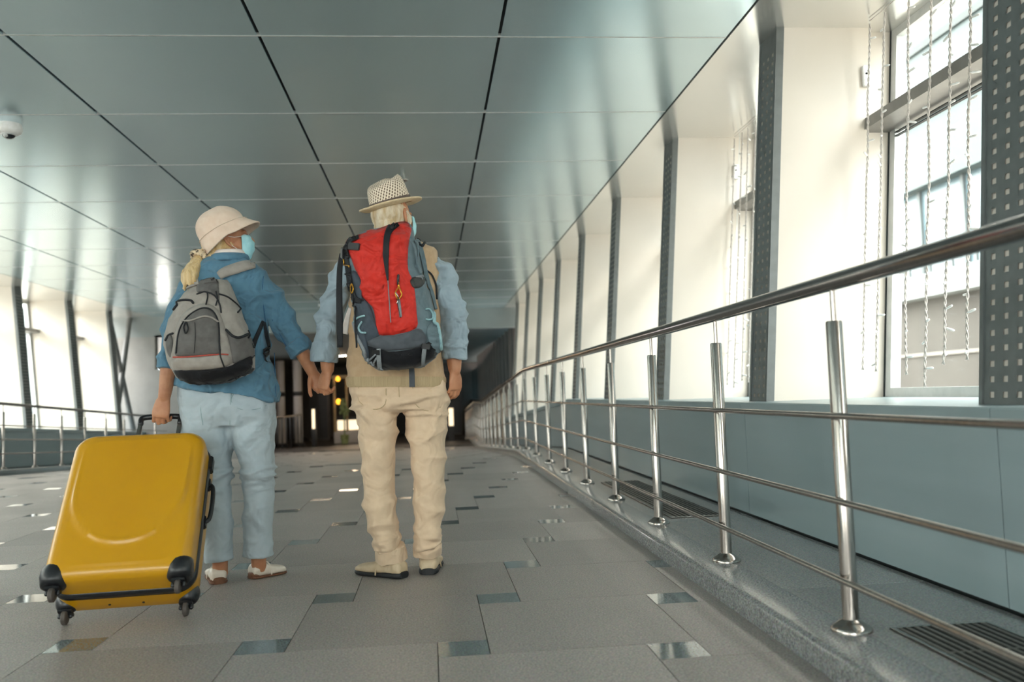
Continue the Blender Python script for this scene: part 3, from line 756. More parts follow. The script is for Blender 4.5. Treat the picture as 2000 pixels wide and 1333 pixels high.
# jacket
j = MB()
plate(j, [((500, 498), 426, 474, .058), (508, 408, 490, .075), (522, 382, 511, .095), (545, 360, 524, .112), (580, 352, 525, .122), (640, 350, 522, .122), (700, 349, 528, .13), ((738, 742), 343, 538, .150), ((748, 770), 341, 543, .158), ((752, 784), 341, 545, .160)], 4.03)
j.tube([SHR+Vector((-.02, 0, -.01)), lerp(SHR, ELR, .45)+Vector((.004, 0, 0)), ELR, aty(574, 662, 4.037), aty(586, 682, 4.035)], [.066, .062, .058, .053, .053], 18, ends=False)
j.tube([SHL+Vector((.02, 0, -.01)), lerp(SHL, ELL, .5), ELL, aty(334, 690, 3.962), aty(332, 715, 3.96)], [.064, .060, .055, .050, .050], 18, ends=False)
link('jacket', remesh(j, 'jacket', 'denim', .006, 5, disp=lambda p, n: fold(p, 5, 5, 8, .016, 3.1)+fold(p, 13, 13, 10, .005, 8)), WOMAN)
def cuff(pts, r, m, parent, name='cuff', thick=1.09):
    pts = [Vector(p) for p in pts]
    mb = MB().tube([pts[0], lerp(pts[0], pts[1], .06), lerp(pts[0], pts[1], .5), lerp(pts[0], pts[1], .94), pts[1]], [r*.99, r*thick, r*(thick+.03), r*thick*1.02, r*.98], 28, ends=False)
    mb.fn(lambda p: p + Vector((noise.noise(p*28), noise.noise(p*28+Vector((9, 0, 0))), noise.noise(p*24+Vector((0, 7, 0)))))*.006)
    return mb.build(name, m, parent, smooth='auto')
cuff([aty(577, 667, 4.037), aty(591, 690, 4.035)], .052, 'denim', WOMAN)
cuff([aty(333.5, 695, 3.962), aty(331, 721, 3.96)], .050, 'denim', WOMAN)
# collars
def neck_ring(c, R, rx, ry, r, z, m, name, parent, tilt=.0, flat=1.):
    pts = [Vector(c)+R @ Vector((rx*math.cos(a), ry*math.sin(a), z+tilt*math.sin(a))) for a in [2*math.pi*k/24 for k in range(24)]]
    rings = []
    for i, p in enumerate(pts):
        rad = (p-Vector(c)); rad.z = 0; rad.normalize(); u = R @ Vector((0, 0, 1))
        rings.append([p + rad*r*math.cos(2*math.pi*q/8) + u*r*flat*math.sin(2*math.pi*q/8) for q in range(8)])
    return MB().loft(rings+[rings[0]], caps=False).build(name, m, parent, smooth=True)
NK = aty(449, 497, 4.03); RI = frame((.5, .8, .0), (0, 0, 1))
neck_ring(NK, RI, .062, .066, .012, .000, 'collar', 'shirt_collar', WOMAN, .004, 1.5)
neck_ring(NK, RI, .074, .078, .011, -.020, 'denim', 'jacket_collar', WOMAN, .002, 1.7)
# seams on the back of the jacket
def surf_tube(bvh, pts, r, y0=3.0, lift=0.):
    out = []
    for px, py in pts:
        d = ray(px, py); h = bvh.ray_cast(CAM, d.normalized())
        out.append((h[0]-d.normalized()*lift) if h[0] else aty(px, py, y0))
    return out
def bvh_of(objs):
    vs, fs = [], []
    for o in objs:
        t = wt(o); off = len(vs); vs += [v.co+t for v in o.data.vertices]; fs += [[i+off for i in p.vertices] for p in o.data.polygons]
    return BVHTree.FromPolygons(vs, fs)
jk = [o for o in WOMAN.children if o.name.startswith('jacket') and o.type == 'MESH']
jb = bvh_of(jk)
for pts in ([(516, 528), (513, 560), (515, 600), (520, 640)], [(532, 625), (548, 655), (566, 690)], [(536, 690), (537, 730), (539, 775)]):
    MB().tube(smoothpts(surf_tube(jb, pts, 0, 3.95), 4), .0018, 6).build('seam', M['seam'] if 'seam' in M else M.setdefault('seam', mat('dark_blue_seam', '2c567a', .9, col2='356187', scale=60)), WOMAN, smooth=True)

# trousers
p = MB()
plate(p, [((742, 745), 351, 534, .125), (765, 350, 538, .135), (790, 352, 540, .138), (812, 356, 539, .130), (832, 362, 537, .105)], 4.03)
plate(p, [(800, 352, 449, .110), (840, 358, 452, .108), (880, 370, 452, .100), (930, 382, 452, .090), (1000, 392, 452, .082, 4.03), (1060, 398, 454, .080, 4.05), ((1101, 1092), 400, 456, .080, 4.06)], 4.03)
plate(p, [(800, 448, 540, .110), (850, 450, 538, .108), (890, 462, 537, .096), (915, 470, 535, .086, 4.03), (935, 474, 532, .082, 4.04), (1000, 476, 533, .080, 4.07), (1050, 475, 534, .080, 4.10), (1086, 475, 535, .080, 4.11)], 4.04)
def pant_folds(p, n, z0, amp=1.):
    a = fold(p, 4, 4, 7, .0105*amp, 1.3)+fold(p, 9, 9, 10, .0042*amp, 5)
    k = math.exp(-((p.z-z0)/.05)**2)
    return a + k*fold(p, 4, 4, 24, .018*amp, 2.)
link('trousers', remesh(p, 'trousers', 'pant_w', .006, 4, disp=lambda q, n: pant_folds(q, n, .47)), WOMAN)
tb = bvh_of([o for o in WOMAN.children if o.name.startswith('trousers')])
M['seam_p'] = mat('trouser_seam', '8fa4aa', .9, col2='9db0b5', scale=60)
for pts in ([(392, 760), (392, 800), (396, 830)], [(452, 758), (450, 790), (449, 830)], [(456, 770), (452, 785), (470, 800), (500, 800), (520, 792)]):
    MB().tube(smoothpts(surf_tube(tb, pts, 0, 3.9), 4), .0016, 6).build('seam', 'seam_p', WOMAN, smooth=True)

# shoes
def shoe(name, heel, toe, wd, top, mcol, msole, parent, sole_h=.018, laces=False, heelcol=None):
    heel, toe = Vector(heel), Vector(toe); d = (toe-heel).normalized(); L = (toe-heel).length; s = Vector((d.y, -d.x, 0)); u = Vector((0, 0, 1))
    def sect(t, w, h, z0, n=20, e=2.6):
        c = heel+d*L*t; out = []
        for j in range(n):
            a = 2*math.pi*j/n; ca, sa = math.cos(a), math.sin(a)
            out.append(c + s*w*math.copysign(abs(ca)**(2/e), ca) + u*(z0+h*.5+h*.5*math.copysign(abs(sa)**(2/e), sa)))
        return out
    up = MB(); prof = [(.0, .62, .55), (.03, .80, .85), (.10, .92, 1.0), (.22, .92, 1.0), (.34, .90, .92), (.46, .95, .80), (.62, 1.05, .66), (.78, 1.04, .56), (.90, .86, .48), (.97, .6, .36), (1.0, .3, .2)]
    up.loft([sect(t, wd*a, top*h, sole_h*.5) for t, a, h in prof])
    o = link(name, remesh(up, name, mcol, .004, 3, disp=lambda p, n: fold(p, 30, 30, 30, .0012, 4)), parent)
    so = MB(); so.loft([sect(t, wd*a*1.04, sole_h*(1.25 if t < .3 else 1), 0., e=3.5) for t, a in ((-.015, .55), (.02, .82), (.1, .95), (.25, .93), (.45, .94), (.62, 1.06), (.78, 1.05), (.9, .88), (.975, .6), (1.01, .25))])
    so.build('sole', msole, o, smooth='auto')
    hc = MB(); hc.loft([sect(t, wd*a*1.02, h, .006, e=3.2) for t, a, h in ((-.02, .40, .020), (.0, .60, .024), (.04, .80, .022), (.12, .92, .012))])
    hc.build('heel_patch', heelcol or msole, o, smooth='auto')
    # seam / strap over the instep
    a = heel+d*L*.46
    pts = [a + s*wd*1.0*math.cos(q) + u*(.012+top*.80*math.sin(q)) for q in [math.pi*k/12 for k in range(13)]]
    MB().tube(pts, .0035, 6).build('instep_seam', mcol, o, smooth=True)
    pts = [heel+d*L*(.02+.30*abs(math.sin(q/2)))+s*wd*.86*math.sin(q)+u*(top*.98) for q in [math.pi*(-1+k/12*2) for k in range(13)]]
    if laces:
        for k in range(4):
            c = heel+d*L*(.42+.07*k); h = top*(.92-.09*k)
            MB().tube([c+s*wd*.5+u*h*.86, c+u*(h+.007), c-s*wd*.5+u*h*.86], .003, 6).build('lace', 'shoe_w', o, smooth=True)
    return o
shoe('shoe', FWL[0], FWL[1], .040, .062, 'shoe_w', 'sole_br', WOMAN, .010)
shoe('shoe', FWR[0], FWR[1], .042, .064, 'shoe_w', 'sole_br', WOMAN, .010)

# hair, ponytail, scrunchie
h = MB(); T = lambda x, y, z: HW+RW @ Vector((x, y, z))*.94
h.ell(T(0, -.034, .020), .077, .086, .086, RW, 24, 16); h.ell(T(0, -.060, -.035), .060, .052, .055, RW, 20, 12)
PT = aty(391, 500, 3.99)
h.tube([T(0, -.08, -.03), lerp(T(0, -.09, -.04), PT, .6), PT], [.045, .034, .022], 14)
link('hair', remesh(h, 'hair', 'hair_w', .005, 3, disp=lambda p, n: fold(p, 20, 60, 25, .004, 2)), WOMAN)
pt = MB()
for k in range(9):
    a = k*2.4; o1 = Vector((math.cos(a), math.sin(a)*.7, 0))*(.011 if k else 0); o2 = o1*2.1
    pt.tube(smoothpts([PT+o1*.7, aty(380, 518, 3.95)+o1*1.5, aty(371, 538, 3.92)+o2, aty(366+(k % 3-1)*7, 556+(k % 4)*4, 3.92)+o2*.8], 4), [.014]*5+[.017]*4+[.012, .010, .007, .004], 8)
link('ponytail', remesh(pt, 'ponytail', 'hair_w', .004, 2, disp=lambda p, n: fold(p, 70, 70, 14, .003, 2)), WOMAN)
sx = frame((aty(380, 518, 3.95)-PT), (1, 0, .3)); scr = []
for i in range(36):
    a = 2*math.pi*i/36; r = .026+.004*math.sin(i*2.7); rr = .0125+.003*math.sin(i*4.1)
    c = PT + sx @ Vector((math.cos(a)*r, .004, math.sin(a)*r)); rad = (c-PT).normalized(); ax = sx @ Vector((0, 1, 0))
    scr.append([c+rad*rr*math.cos(2*math.pi*q/10)+ax*rr*1.5*math.sin(2*math.pi*q/10) for q in range(10)])
MB().loft(scr+[scr[0]], caps=False).build('scrunchie', mat('patterned_scrunchie', 'e6cfae', .7, col2='4a3a30', scale=60, mixpow=(.5, .62)), WOMAN, smooth=True)

# face mask
mk, rows, TM = mask_mesh(HW, RW, .94)
mko = mk.build('face_mask', 'mask', WOMAN, smooth=True)
for sg in (-1, 1):
    for z, t in ((.006, 0), (-.095, 1)):
        MB().tube([TM(sg*.058, .06-.03*t, z), TM(sg*.074, .025, z*.6+.003), TM(sg*.080, -.008, .018*(1-2*t))], .0016, 6).build('ear_loop', 'collar', mko, smooth=True)

# bucket hat with a long front visor
M['hat_w'] = fabric('cream_cotton_hat', 'edd5c2', 'e7ccb7', folds=7, fb=.5)
hm = MB(); RH = frame((.87, .22, .47), (-.47, -.03, .88)); HC = aty(434, 450, 4.03)
def hat_pt(th, x, y, z): return HC + RH @ Vector((x, y, z))
N = 40; outer, inner = [], []
for i in range(1, 13):
    ph = math.pi/2*(1-i/12); r = math.cos(ph)**.85; z = .094*math.sin(ph)+.012
    outer.append((r, z, 0.))
for k in range(1, 6): outer.append((1., .012-.012*k, k/5.))
def hat_rings(scale, dz):
    rs = []
    for r, z, k in outer:
        row = []
        for q in range(N):
            th = 2*math.pi*q/N; cx, sy = math.sin(th), math.cos(th)         # sy = forward
            ax, ay = .098*scale, .112*scale
            front = max(0, sy)**1.8
            ext = k*(.008+.046*front); drop = k*(.004-.010*front + .026*max(0, -sy))
            row.append(hat_pt(th, cx*(ax*r+ext*.8), sy*(ay*r+ext), z+dz-drop+.0))
        rs.append(row)
    return rs
o_, i_ = hat_rings(1., 0), hat_rings(.965, -.004)
hm.loft([*o_, *reversed(i_)])
hm.fn(lambda p: p+Vector((0, 0, 1))*noise.noise(p*16)*.006+Vector((1, 0, 0))*noise.noise(p*14+Vector((5, 5, 5)))*.005)
hat = hm.build('sun_hat', 'hat_w', WOMAN, smooth=True)
MB().tube([q+(q-HC).normalized()*.001 for q in (o_[12]+[o_[12][0]])], .0011, 6, ends=False).build('brim_seam', mat('hat_seam', 'd3bda6', .9, col2='c8b198', scale=50), hat, smooth=True)

# ------------------------------------------------------------------ the man
YM = 3.98
HMN = aty(769, 430, 3.98); RM = frame((.62, .78, .02), (-.16, .0, .98))
MAN = tag(empty('person', (aty(785, 1120, YM).x, YM, 0)), 'man in a straw hat, khaki vest and cream trousers, holding the hand of the woman', 'person')
b = MB(); head(b, HMN, RM, 1.)
plate(b, [(470, 745, 800, .055), (490, 710, 830, .075), (530, 705, 835, .09), (640, 694, 846, .10), (720, 692, 858, .11), (775, 700, 855, .09)], 3.98)
leg([(738, 800, 3.98, .08), (740, 940, 3.97, .058), (754, 1040, 3.97, .05), (765, 1090, 3.98, .038), (768, 1112, 3.99, .038)], b, 0)
leg([(828, 800, 3.98, .08), (838, 940, 3.98, .058), (836, 1040, 4.0, .05), (835, 1080, 4.02, .038), (835, 1105, 4.03, .038)], b, 0)
S2R, E2R, W2R = aty(856, 516, 3.985), aty(886, 618, 3.97), aty(888, 722, 3.96)
b.tube([S2R+Vector((-.03,0,-.03)), lerp(S2R, E2R, .5), E2R, aty(886, 685, 3.965), W2R], [.04, .048, .046, .040, .030], 14)
hand(b, W2R, (-.02, .06, -1), (.75, -.66, 0), False, [(.25, .65, .45), (.35, .75, .5), (.45, .8, .5), (.5, .85, .5)], thumb=(.4, .3), sc=1.0)
S2L, E2L, W2L = aty(680, 516, 3.98), aty(643, 625, 3.98), aty(640, 722, 3.985)
b.tube([S2L+Vector((.03,0,-.03)), lerp(S2L, E2L, .5), E2L, aty(638, 680, 3.98), W2L], [.04, .048, .046, .038, .0295], 14)
hand(b, W2L, aty(628, 772, 3.985)-W2L, (-.72, -.69, .0), True, [(.6, 1.2, .8), (.7, 1.25, .8), (.8, 1.3, .8), (.9, 1.3, .8)], thumb=(.5, .5), sc=.98)
g2 = lambda px, py: (lambda q: Vector((q.x, q.y, 0)))(atz(px, py, 0))
h0 = g2(789, 1130); FML = (h0, h0+Vector((-.215, .175, 0))); h1 = g2(836, 1124); FMR = (h1, h1+Vector((.03, .28, 0)))
foot(b, *FML); foot(b, *FMR)
link('body', remesh(b, 'body', 'skin', .0038, 3), MAN)
eyes(HMN, RM, 1., MAN)
# shirt sleeves with rolled cuffs
sh = MB()
plate(sh, [(468, 738, 806, .07), (482, 712, 832, .09), (500, 700, 846, .10), (540, 698, 846, .105), (620, 700, 842, .10)], 3.98)
sh.tube([S2R+Vector((-.03, 0, -.01)), S2R+Vector((.004, 0, -.03)), lerp(S2R, E2R, .55), E2R, aty(887, 660, 3.967), aty(887, 685, 3.965)], [.054, .061, .064, .061, .056, .052], 18, ends=False)
sh.tube([S2L+Vector((.03, 0, 0)), S2L+Vector((-.008, 0, -.03)), lerp(S2L, E2L, .55), E2L, aty(637, 665, 3.98), aty(636, 690, 3.98)], [.056, .062, .062, .060, .056, .052], 18, ends=False)
link('shirt', remesh(sh, 'shirt', 'shirt', .006, 5, disp=lambda p, n: fold(p, 6, 6, 10, .018, 7.7)+fold(p, 14, 14, 16, .005, 1)), MAN)
cuff([aty(888, 664, 3.967), aty(887, 703, 3.965)], .054, 'shirt', MAN, thick=1.06)
cuff([aty(636, 670, 3.98), aty(633, 708, 3.98)], .058, 'shirt', MAN, thick=1.06)
# vest
v = MB()
plate(v, [(463, 742, 802, .078), (474, 714, 830, .110), (490, 690, 855, .126), (530, 682, 861, .135), (620, 680, 862, .132), (690, 678, 866, .132), (735, 676, 871, .140), (748, 676, 872, .142)], 3.98)
link('vest', remesh(v, 'vest', 'vest', .006, 5, disp=lambda p, n: fold(p, 6, 6, 9, .008, 12.)-.003), MAN)
rb = MB(); plate(rb, [(737, 676, 871, .143), (741, 675, 872, .145), (753, 677, 871, .145), (757, 679, 869, .142)], 3.98, 60); rb.build('rib_hem', 'rib', MAN, smooth='auto')
# trousers
p = MB()
plate(p, [(738, 680, 870, .132), (765, 681, 873, .145), (785, 684, 873, .145), (800, 690, 871, .125)], 3.98)
plate(p, [(775, 684, 784, .118), (800, 689, 781, .115), (835, 698, 777, .108), (872, 705, 774, .102), (930, 708, 772, .094), (992, 709, 773, .086, 3.97), (1036, 720, 780, .082, 3.97), (1071, 731, 786, .080, 3.97), (1082, 734, 788, .079, 3.975)], 3.98)
plate(p, [(775, 782, 873, .118), (800, 785, 872, .115), (835, 791, 871, .108), (872, 799, 871, .102), (930, 806, 869, .094), (992, 808, 867, .086), (1036, 809, 862, .082), (1064, 809, 860, .078, 4.0), (1072, 809, 860, .078, 4.01)], 3.99)
link('trousers', remesh(p, 'trousers', 'pant_m', .006, 4, disp=lambda q, n: pant_folds(q, n, .16, 1.1)+math.exp(-((q.z-.76)/.06)**2)*fold(q, 4, 4, 18, .018, 6.)), MAN)
cuff([aty(761, 1066, 3.97), aty(765, 1096, 3.98)], .064, 'pant_m', MAN, 'trouser_cuff', 1.05)
cuff([aty(835, 1060, 4.0), aty(835, 1084, 4.01)], .060, 'pant_m', MAN, 'trouser_cuff', 1.05)
tb = bvh_of([o for o in MAN.children if o.name.startswith('trousers')])
M['seam_m'] = mat('cream_seam', 'b59e7c', .9, col2='c2ab88', scale=60)
for pts in ([(779, 757), (780, 775), (782, 792)], [(806, 757), (812, 790), (835, 803), (860, 796)], [(700, 757), (702, 785), (730, 800), (752, 790), (754, 760)]):
    MB().tube(smoothpts(surf_tube(tb, pts, 0, 3.85), 4), .0018, 6).build('seam', 'seam_m', MAN, smooth=True)
shoe('shoe', FML[0], FML[1], .046, .072, 'shoe_m', 'sole_bk', MAN, .022, True)
shoe('shoe', FMR[0], FMR[1], .046, .072, 'shoe_m', 'sole_bk', MAN, .022, True)
# hair
h = MB(); T = lambda x, y, z: HMN+RM @ Vector((x, y, z))
h.ell(T(0, -.022, .020), .080, .094, .088, RM, 24, 16); h.ell(T(0, -.052, -.040), .064, .056, .050, RM, 20, 12); h.ell(T(.066, .020, -.010), .014, .022, .04, RM, 12, 8)
link('hair', remesh(h, 'hair', 'hair_m', .005, 2, disp=lambda p, n: fold(p, 40, 40, 26, .004, 2)), MAN)
mk, rows, TM = mask_mesh(HMN, RM, 1.)
mko = mk.build('face_mask', 'mask', MAN, smooth=True)
for sg in (-1, 1):
    MB().tube([TM(sg*.060, .06, .006), TM(sg*.078, .02, .010), TM(sg*.084, -.008, .018)], .0016, 6).build('ear_loop', 'collar', mko, smooth=True)
# woven straw hat
def weave(name, c1, c2):
    m = D.materials.new(name); m.use_nodes = True; t = m.node_tree; b = t.nodes['Principled BSDF']; b.inputs['Roughness'].default_value = .7
    uv = nd(t, 'ShaderNodeUVMap'); sp = nd(t, 'ShaderNodeSeparateXYZ'); t.links.new(uv.outputs[0], sp.inputs[0])
    def line(ku, kv, thr):
        a = nd(t, 'ShaderNodeMath', operation='MULTIPLY'); a.inputs[1].default_value = ku; t.links.new(sp.outputs[0], a.inputs[0])
        c = nd(t, 'ShaderNodeMath', operation='MULTIPLY_ADD'); c.inputs[1].default_value = kv; t.links.new(sp.outputs[1], c.inputs[0]); t.links.new(a.outputs[0], c.inputs[2])
        s = nd(t, 'ShaderNodeMath', operation='SINE'); t.links.new(c.outputs[0], s.inputs[0])
        g_ = nd(t, 'ShaderNodeMath', operation='GREATER_THAN'); g_.inputs[1].default_value = thr; t.links.new(s.outputs[0], g_.inputs[0]); return g_
    l1, l2 = line(6.2832*42, 6.2832*9, .15), line(6.2832*30, -6.2832*16, -.55)
    mu = nd(t, 'ShaderNodeMath', operation='MULTIPLY'); t.links.new(l1.outputs[0], mu.inputs[0]); t.links.new(l2.outputs[0], mu.inputs[1])
    mx = nd(t, 'ShaderNodeMix', data_type='RGBA'); mx.inputs[6].default_value = lin(c1); mx.inputs[7].default_value = lin(c2)
    t.links.new(mu.outputs[0], mx.inputs[0]); t.links.new(mx.outputs[2], b.inputs['Base Color'])
    bp = nd(t, 'ShaderNodeBump'); bp.inputs['Strength'].default_value = .6; bp.inputs['Distance'].default_value = .002; bp.invert = True
    t.links.new(mu.outputs[0], bp.inputs['Height']); t.links.new(bp.outputs[0], b.inputs['Normal'])
    return m
M['straw'] = weave('woven_straw', 'f0e0cb', '6f5844'); M['straw_brim'] = mat('cream_brim', 'ead3b0', .7, col2='dfc59e', scale=90, bump=.3, bscale=200)
RHT = frame((.62, .76, .306), (-.26, -.17, .95)); HT = aty(764, 402, 3.98)
N = 56; crown = []; info = []
prof = [(1.0, 0), (.985, .012), (.965, .035), (.94, .060), (.905, .082), (.84, .098), (.74, .106), (.60, .104), (.42, .096), (.22, .088), (.05, .085)]
for r, z in prof:
    row = []
    for q in range(N):
        th = 2*math.pi*q/N; cx, sy = math.sin(th), math.cos(th)
        ax, ay = .090, .106
        front = max(0, sy)
        pinch = 1-.22*front**3*(z/.106)*abs(math.cos(th*1))*(1 if abs(cx) > .2 else .6)
        zz = z*1.12 + .018*(z/.1)*(sy*.9) - (.02*(z/.1) if r < .8 else 0)*(1-min(1, abs(cx*r)/.5))
        row.append(HT + RHT @ Vector((cx*ax*r*pinch, sy*ay*r, zz)))
    crown.append(row)
cm = MB().loft(crown); me = cm.mesh('crown', 'straw', smooth=True)
uvl = me.uv_layers.new(name='UVMap')
for l in me.loops:
    i = l.vertex_index; a, q = divmod(i, N); uvl.data[l.index].uv = (q/N, a/len(prof)*1.0)
for poly in me.polygons:                         # close the seam of the unwrapping
    us = [uvl.data[k].uv.x for k in poly.loop_indices]
    if max(us)-min(us) > .5 and len(us) == 4:
        for k in poly.loop_indices:
            if uvl.data[k].uv.x < .5: uvl.data[k].uv.x += 1
hat2 = link('straw_hat', me, MAN)
br = []
for lay, dz in ((0, 0.), (1, -.005)):
    rows_ = []
    for k in range(8):
        t = k/7; row = []
        for q in range(N):
            th = 2*math.pi*q/N; cx, sy = math.sin(th), math.cos(th)
            ex = t*.050
            lift = .016*t*t*(max(0, -sy)**1.0) + .008*t*t*abs(cx) - .012*t*t*max(0, sy)
            row.append(HT + RHT @ Vector((cx*(.089+ex), sy*(.105+ex), lift+dz)))
        rows_.append(row)
    br += rows_ if not lay else rows_[::-1]
MB().loft(br+[br[0]], caps=False).build('brim', 'straw_brim', hat2, smooth=True)
bd = []
for rr, z in ((1.012, .004), (1.018, .006), (1.0, .026), (.99, .027)):
    bd.append([HT + RHT @ Vector((math.sin(2*math.pi*q/N)*.090*rr, math.cos(2*math.pi*q/N)*.106*rr, z)) for q in range(N)])
MB().loft(bd, caps=False).build('hat_band', mat('dark_hat_band', '5f5048', .8, col2='6d5d54', scale=80), hat2, smooth=True)

# ================================================================== backpacks and suitcase
def hit(bvh, px, py, y0):
    d = ray(px, py).normalized(); h = bvh.ray_cast(CAM, d)
    if h[0] and abs(h[0].y-y0) < .6: return h[0], h[1] if h[1].dot(d) < 0 else -h[1]
    p = aty(px, py, y0); q = bvh.find_nearest(p)
    n = q[1] if q[1].dot(d) < 0 else -q[1]
    return lerp(q[0], p, .15), n
def patch(bvh, poly, y0, thick=.006, puff=.0, rings=9, k=5, wrinkle=None, edge=.3, smooth_n=True):
    """a padded panel lying on the surface under an outline"""
    b = smoothpts([Vector((x, y, 0)) for x, y in poly], k, True)
    c = sum(b, Vector((0, 0, 0)))/len(b); n = len(b); rs = []
    for i in range(1, rings+1):
        t = i/rings; row = []
        for q in b:
            s = c.lerp(q, t); p, nn = hit(bvh, s.x, s.y, y0)
            h = thick*(1-max(0, (t-.86)/.14)**2*(1-edge)) + puff*(1-t*t)
            if wrinkle: h += wrinkle(s)*(1-t**6)
            nv = (nn*.4+Vector((0, -1, 0))*.6).normalized()
            row.append(p+nv*h)
        rs.append(row)
    back = [p+Vector((0, .012, 0)) for p in rs[-1]]
    m = MB(); p0, nn = hit(bvh, c.x, c.y, y0)
    m.loft([rs[0]]+rs[1:]+[back], caps=True)
    return m
def ribbon(bvh, pts, wpx, y0, thick=.003, lift=.002, k=5, n=5):
    """webbing draped on the surface along a path"""
    P = smoothpts([Vector((x, y, 0)) for x, y in pts], k); m = len(P)
    W = wpx if hasattr(wpx, '__len__') else [wpx]*len(pts)
    rings = []
    for i, p in enumerate(P):
        t = (P[min(i+1, m-1)]-P[max(i-1, 0)]).normalized(); s = Vector((-t.y, t.x, 0))
        w_ = interp(list(enumerate(W)), i/k)/2
        up, dn = [], []
        for q in range(n):
            a = p+s*w_*(q/(n-1)*2-1)
            h, nn = hit(bvh, a.x, a.y, y0) if bvh else (aty(a.x, a.y, y0), Vector((0, -1, 0)))
            nv = (nn*.4+Vector((0, -1, 0))*.6).normalized()
            up.append(h+nv*(lift+thick)); dn.append(h+nv*(lift-.001))
        rings.append(up+dn[::-1])
    return MB().loft(rings)
def cord(bvh, pts, r, y0, lift=.003, k=5):
    out = []
    for q in smoothpts([Vector((x, y, 0)) for x, y in pts], k):
        h, nn = hit(bvh, q.x, q.y, y0) if bvh else (aty(q.x, q.y, y0), Vector((0, -1, 0)))
        out.append(h+(nn*.4+Vector((0, -1, 0))*.6).normalized()*lift)
    return MB().tube(out, r, 8)
def buckle(bvh, px, py, w_, h_, y0, rot=0., d=.010):
    p, n = hit(bvh, px, py, y0); f = frame(-n, (0, 0, 1)) @ Matrix.Rotation(rot, 3, 'Y')
    return MB().box(-w_/2, w_/2, -d, .002, -h_/2, h_/2).xf(Matrix.Translation(p) @ f.to_4x4())

M['nyl_lt'] = fabric('taupe_nylon', 'a39c95', '98918a', weave=1500, folds=9, fb=.3, rough=.7)
M['nyl_dk'] = fabric('charcoal_nylon', '6a6765', '5e5b59', weave=1500, folds=10, fb=.3, rough=.7)
M['nyl_bk'] = fabric('black_nylon', '0b0c11', '111319', weave=1500, folds=12, fb=.3, rough=.65)
M['web_bk'] = mat('black_webbing', '14161b', .7, col2='1c1f26', scale=300, bump=.15, bscale=500)
M['web_gr'] = mat('grey_webbing', '8d9296', .7, col2='7d8286', scale=300, bump=.15, bscale=500)
M['red_trim'] = mat('red_piping', 'b84a3c', .6, col2='a84034', scale=100)
M['plas'] = mat('black_plastic', '1b1d20', .35, col2='222428', scale=60)

# ------------------------------------------------------------------ woman's grey daypack
PK = tag(empty('backpack', aty(410, 750, 3.85)), 'grey two-tone daypack with a black base on the back of the woman', 'backpack')
m = MB(); plate(m, [(547, 398, 442, .045, 3.84), (556, 385, 449, .065, 3.83), (575, 361, 456, .085, 3.815), (605, 342, 469, .098), (640, 327, 482, .105), (672, 323, 493, .110), (700, 329, 497, .112), (722, 337, 496, .108), ((739, 735), 346, 478, .095), ((750, 747), 370, 446, .07)], 3.80, 40, 2.7)
body = link('main_compartment', remesh(m, 'main_compartment', 'nyl_lt', .005, 5, disp=lambda p, n: fold(p, 9, 9, 12, .005, 3)), PK)
pb = bvh_of([body]); Y0 = 3.73
C = lambda x, y: (300+x/3.03, 340+y/3.03)
cs = lambda L: [C(*q) for q in L]
patch(pb, cs([(110, 1130), (118, 1000), (150, 870), (215, 795), (305, 768), (375, 800), (420, 900), (450, 1010), (465, 1120), (300, 1160)]), Y0, .012, .020).build('front_pocket', 'nyl_lt', PK, smooth=True)
pk2 = bvh_of([o for o in PK.children if o.type == 'MESH'])
patch(pk2, cs([(132, 1075), (142, 980), (165, 900), (215, 835), (290, 795), (345, 808), (380, 870), (388, 980), (390, 1062), (260, 1078)]), Y0, .006, .008).build('pocket_panel', 'nyl_dk', PK, smooth=True)
patch(pk2, cs([(120, 1095), (270, 1085), (435, 1072), (440, 1135), (300, 1158), (130, 1165)]), Y0, .008, .006).build('lower_pocket', 'nyl_lt', PK, smooth=True)
patch(pb, cs([(128, 1160), (300, 1160), (440, 1140), (520, 1105), (592, 1072), (606, 1125), (560, 1195), (450, 1256), (330, 1272), (190, 1254), (120, 1205)]), Y0, .009, .004).build('base_panel', 'nyl_bk', PK, smooth=True)
patch(pb, cs([(258, 700), (262, 650), (300, 615), (372, 605), (385, 660), (388, 760), (365, 730), (310, 700)]), Y0, .008, .006).build('top_flap', 'nyl_dk', PK, smooth=True)
patch(pb, cs([(428, 925), (490, 965), (562, 945), (582, 1000), (588, 1075), (520, 1105), (468, 1118), (450, 1010)]), Y0, .008, .010).build('side_pocket', 'nyl_dk', PK, smooth=True)
patch(pb, cs([(75, 975), (105, 955), (115, 1000), (110, 1090), (85, 1060)]), Y0, .008, .004).build('side_pocket', 'nyl_dk', PK, smooth=True)
pk3 = bvh_of([o for o in PK.children if o.type == 'MESH'])
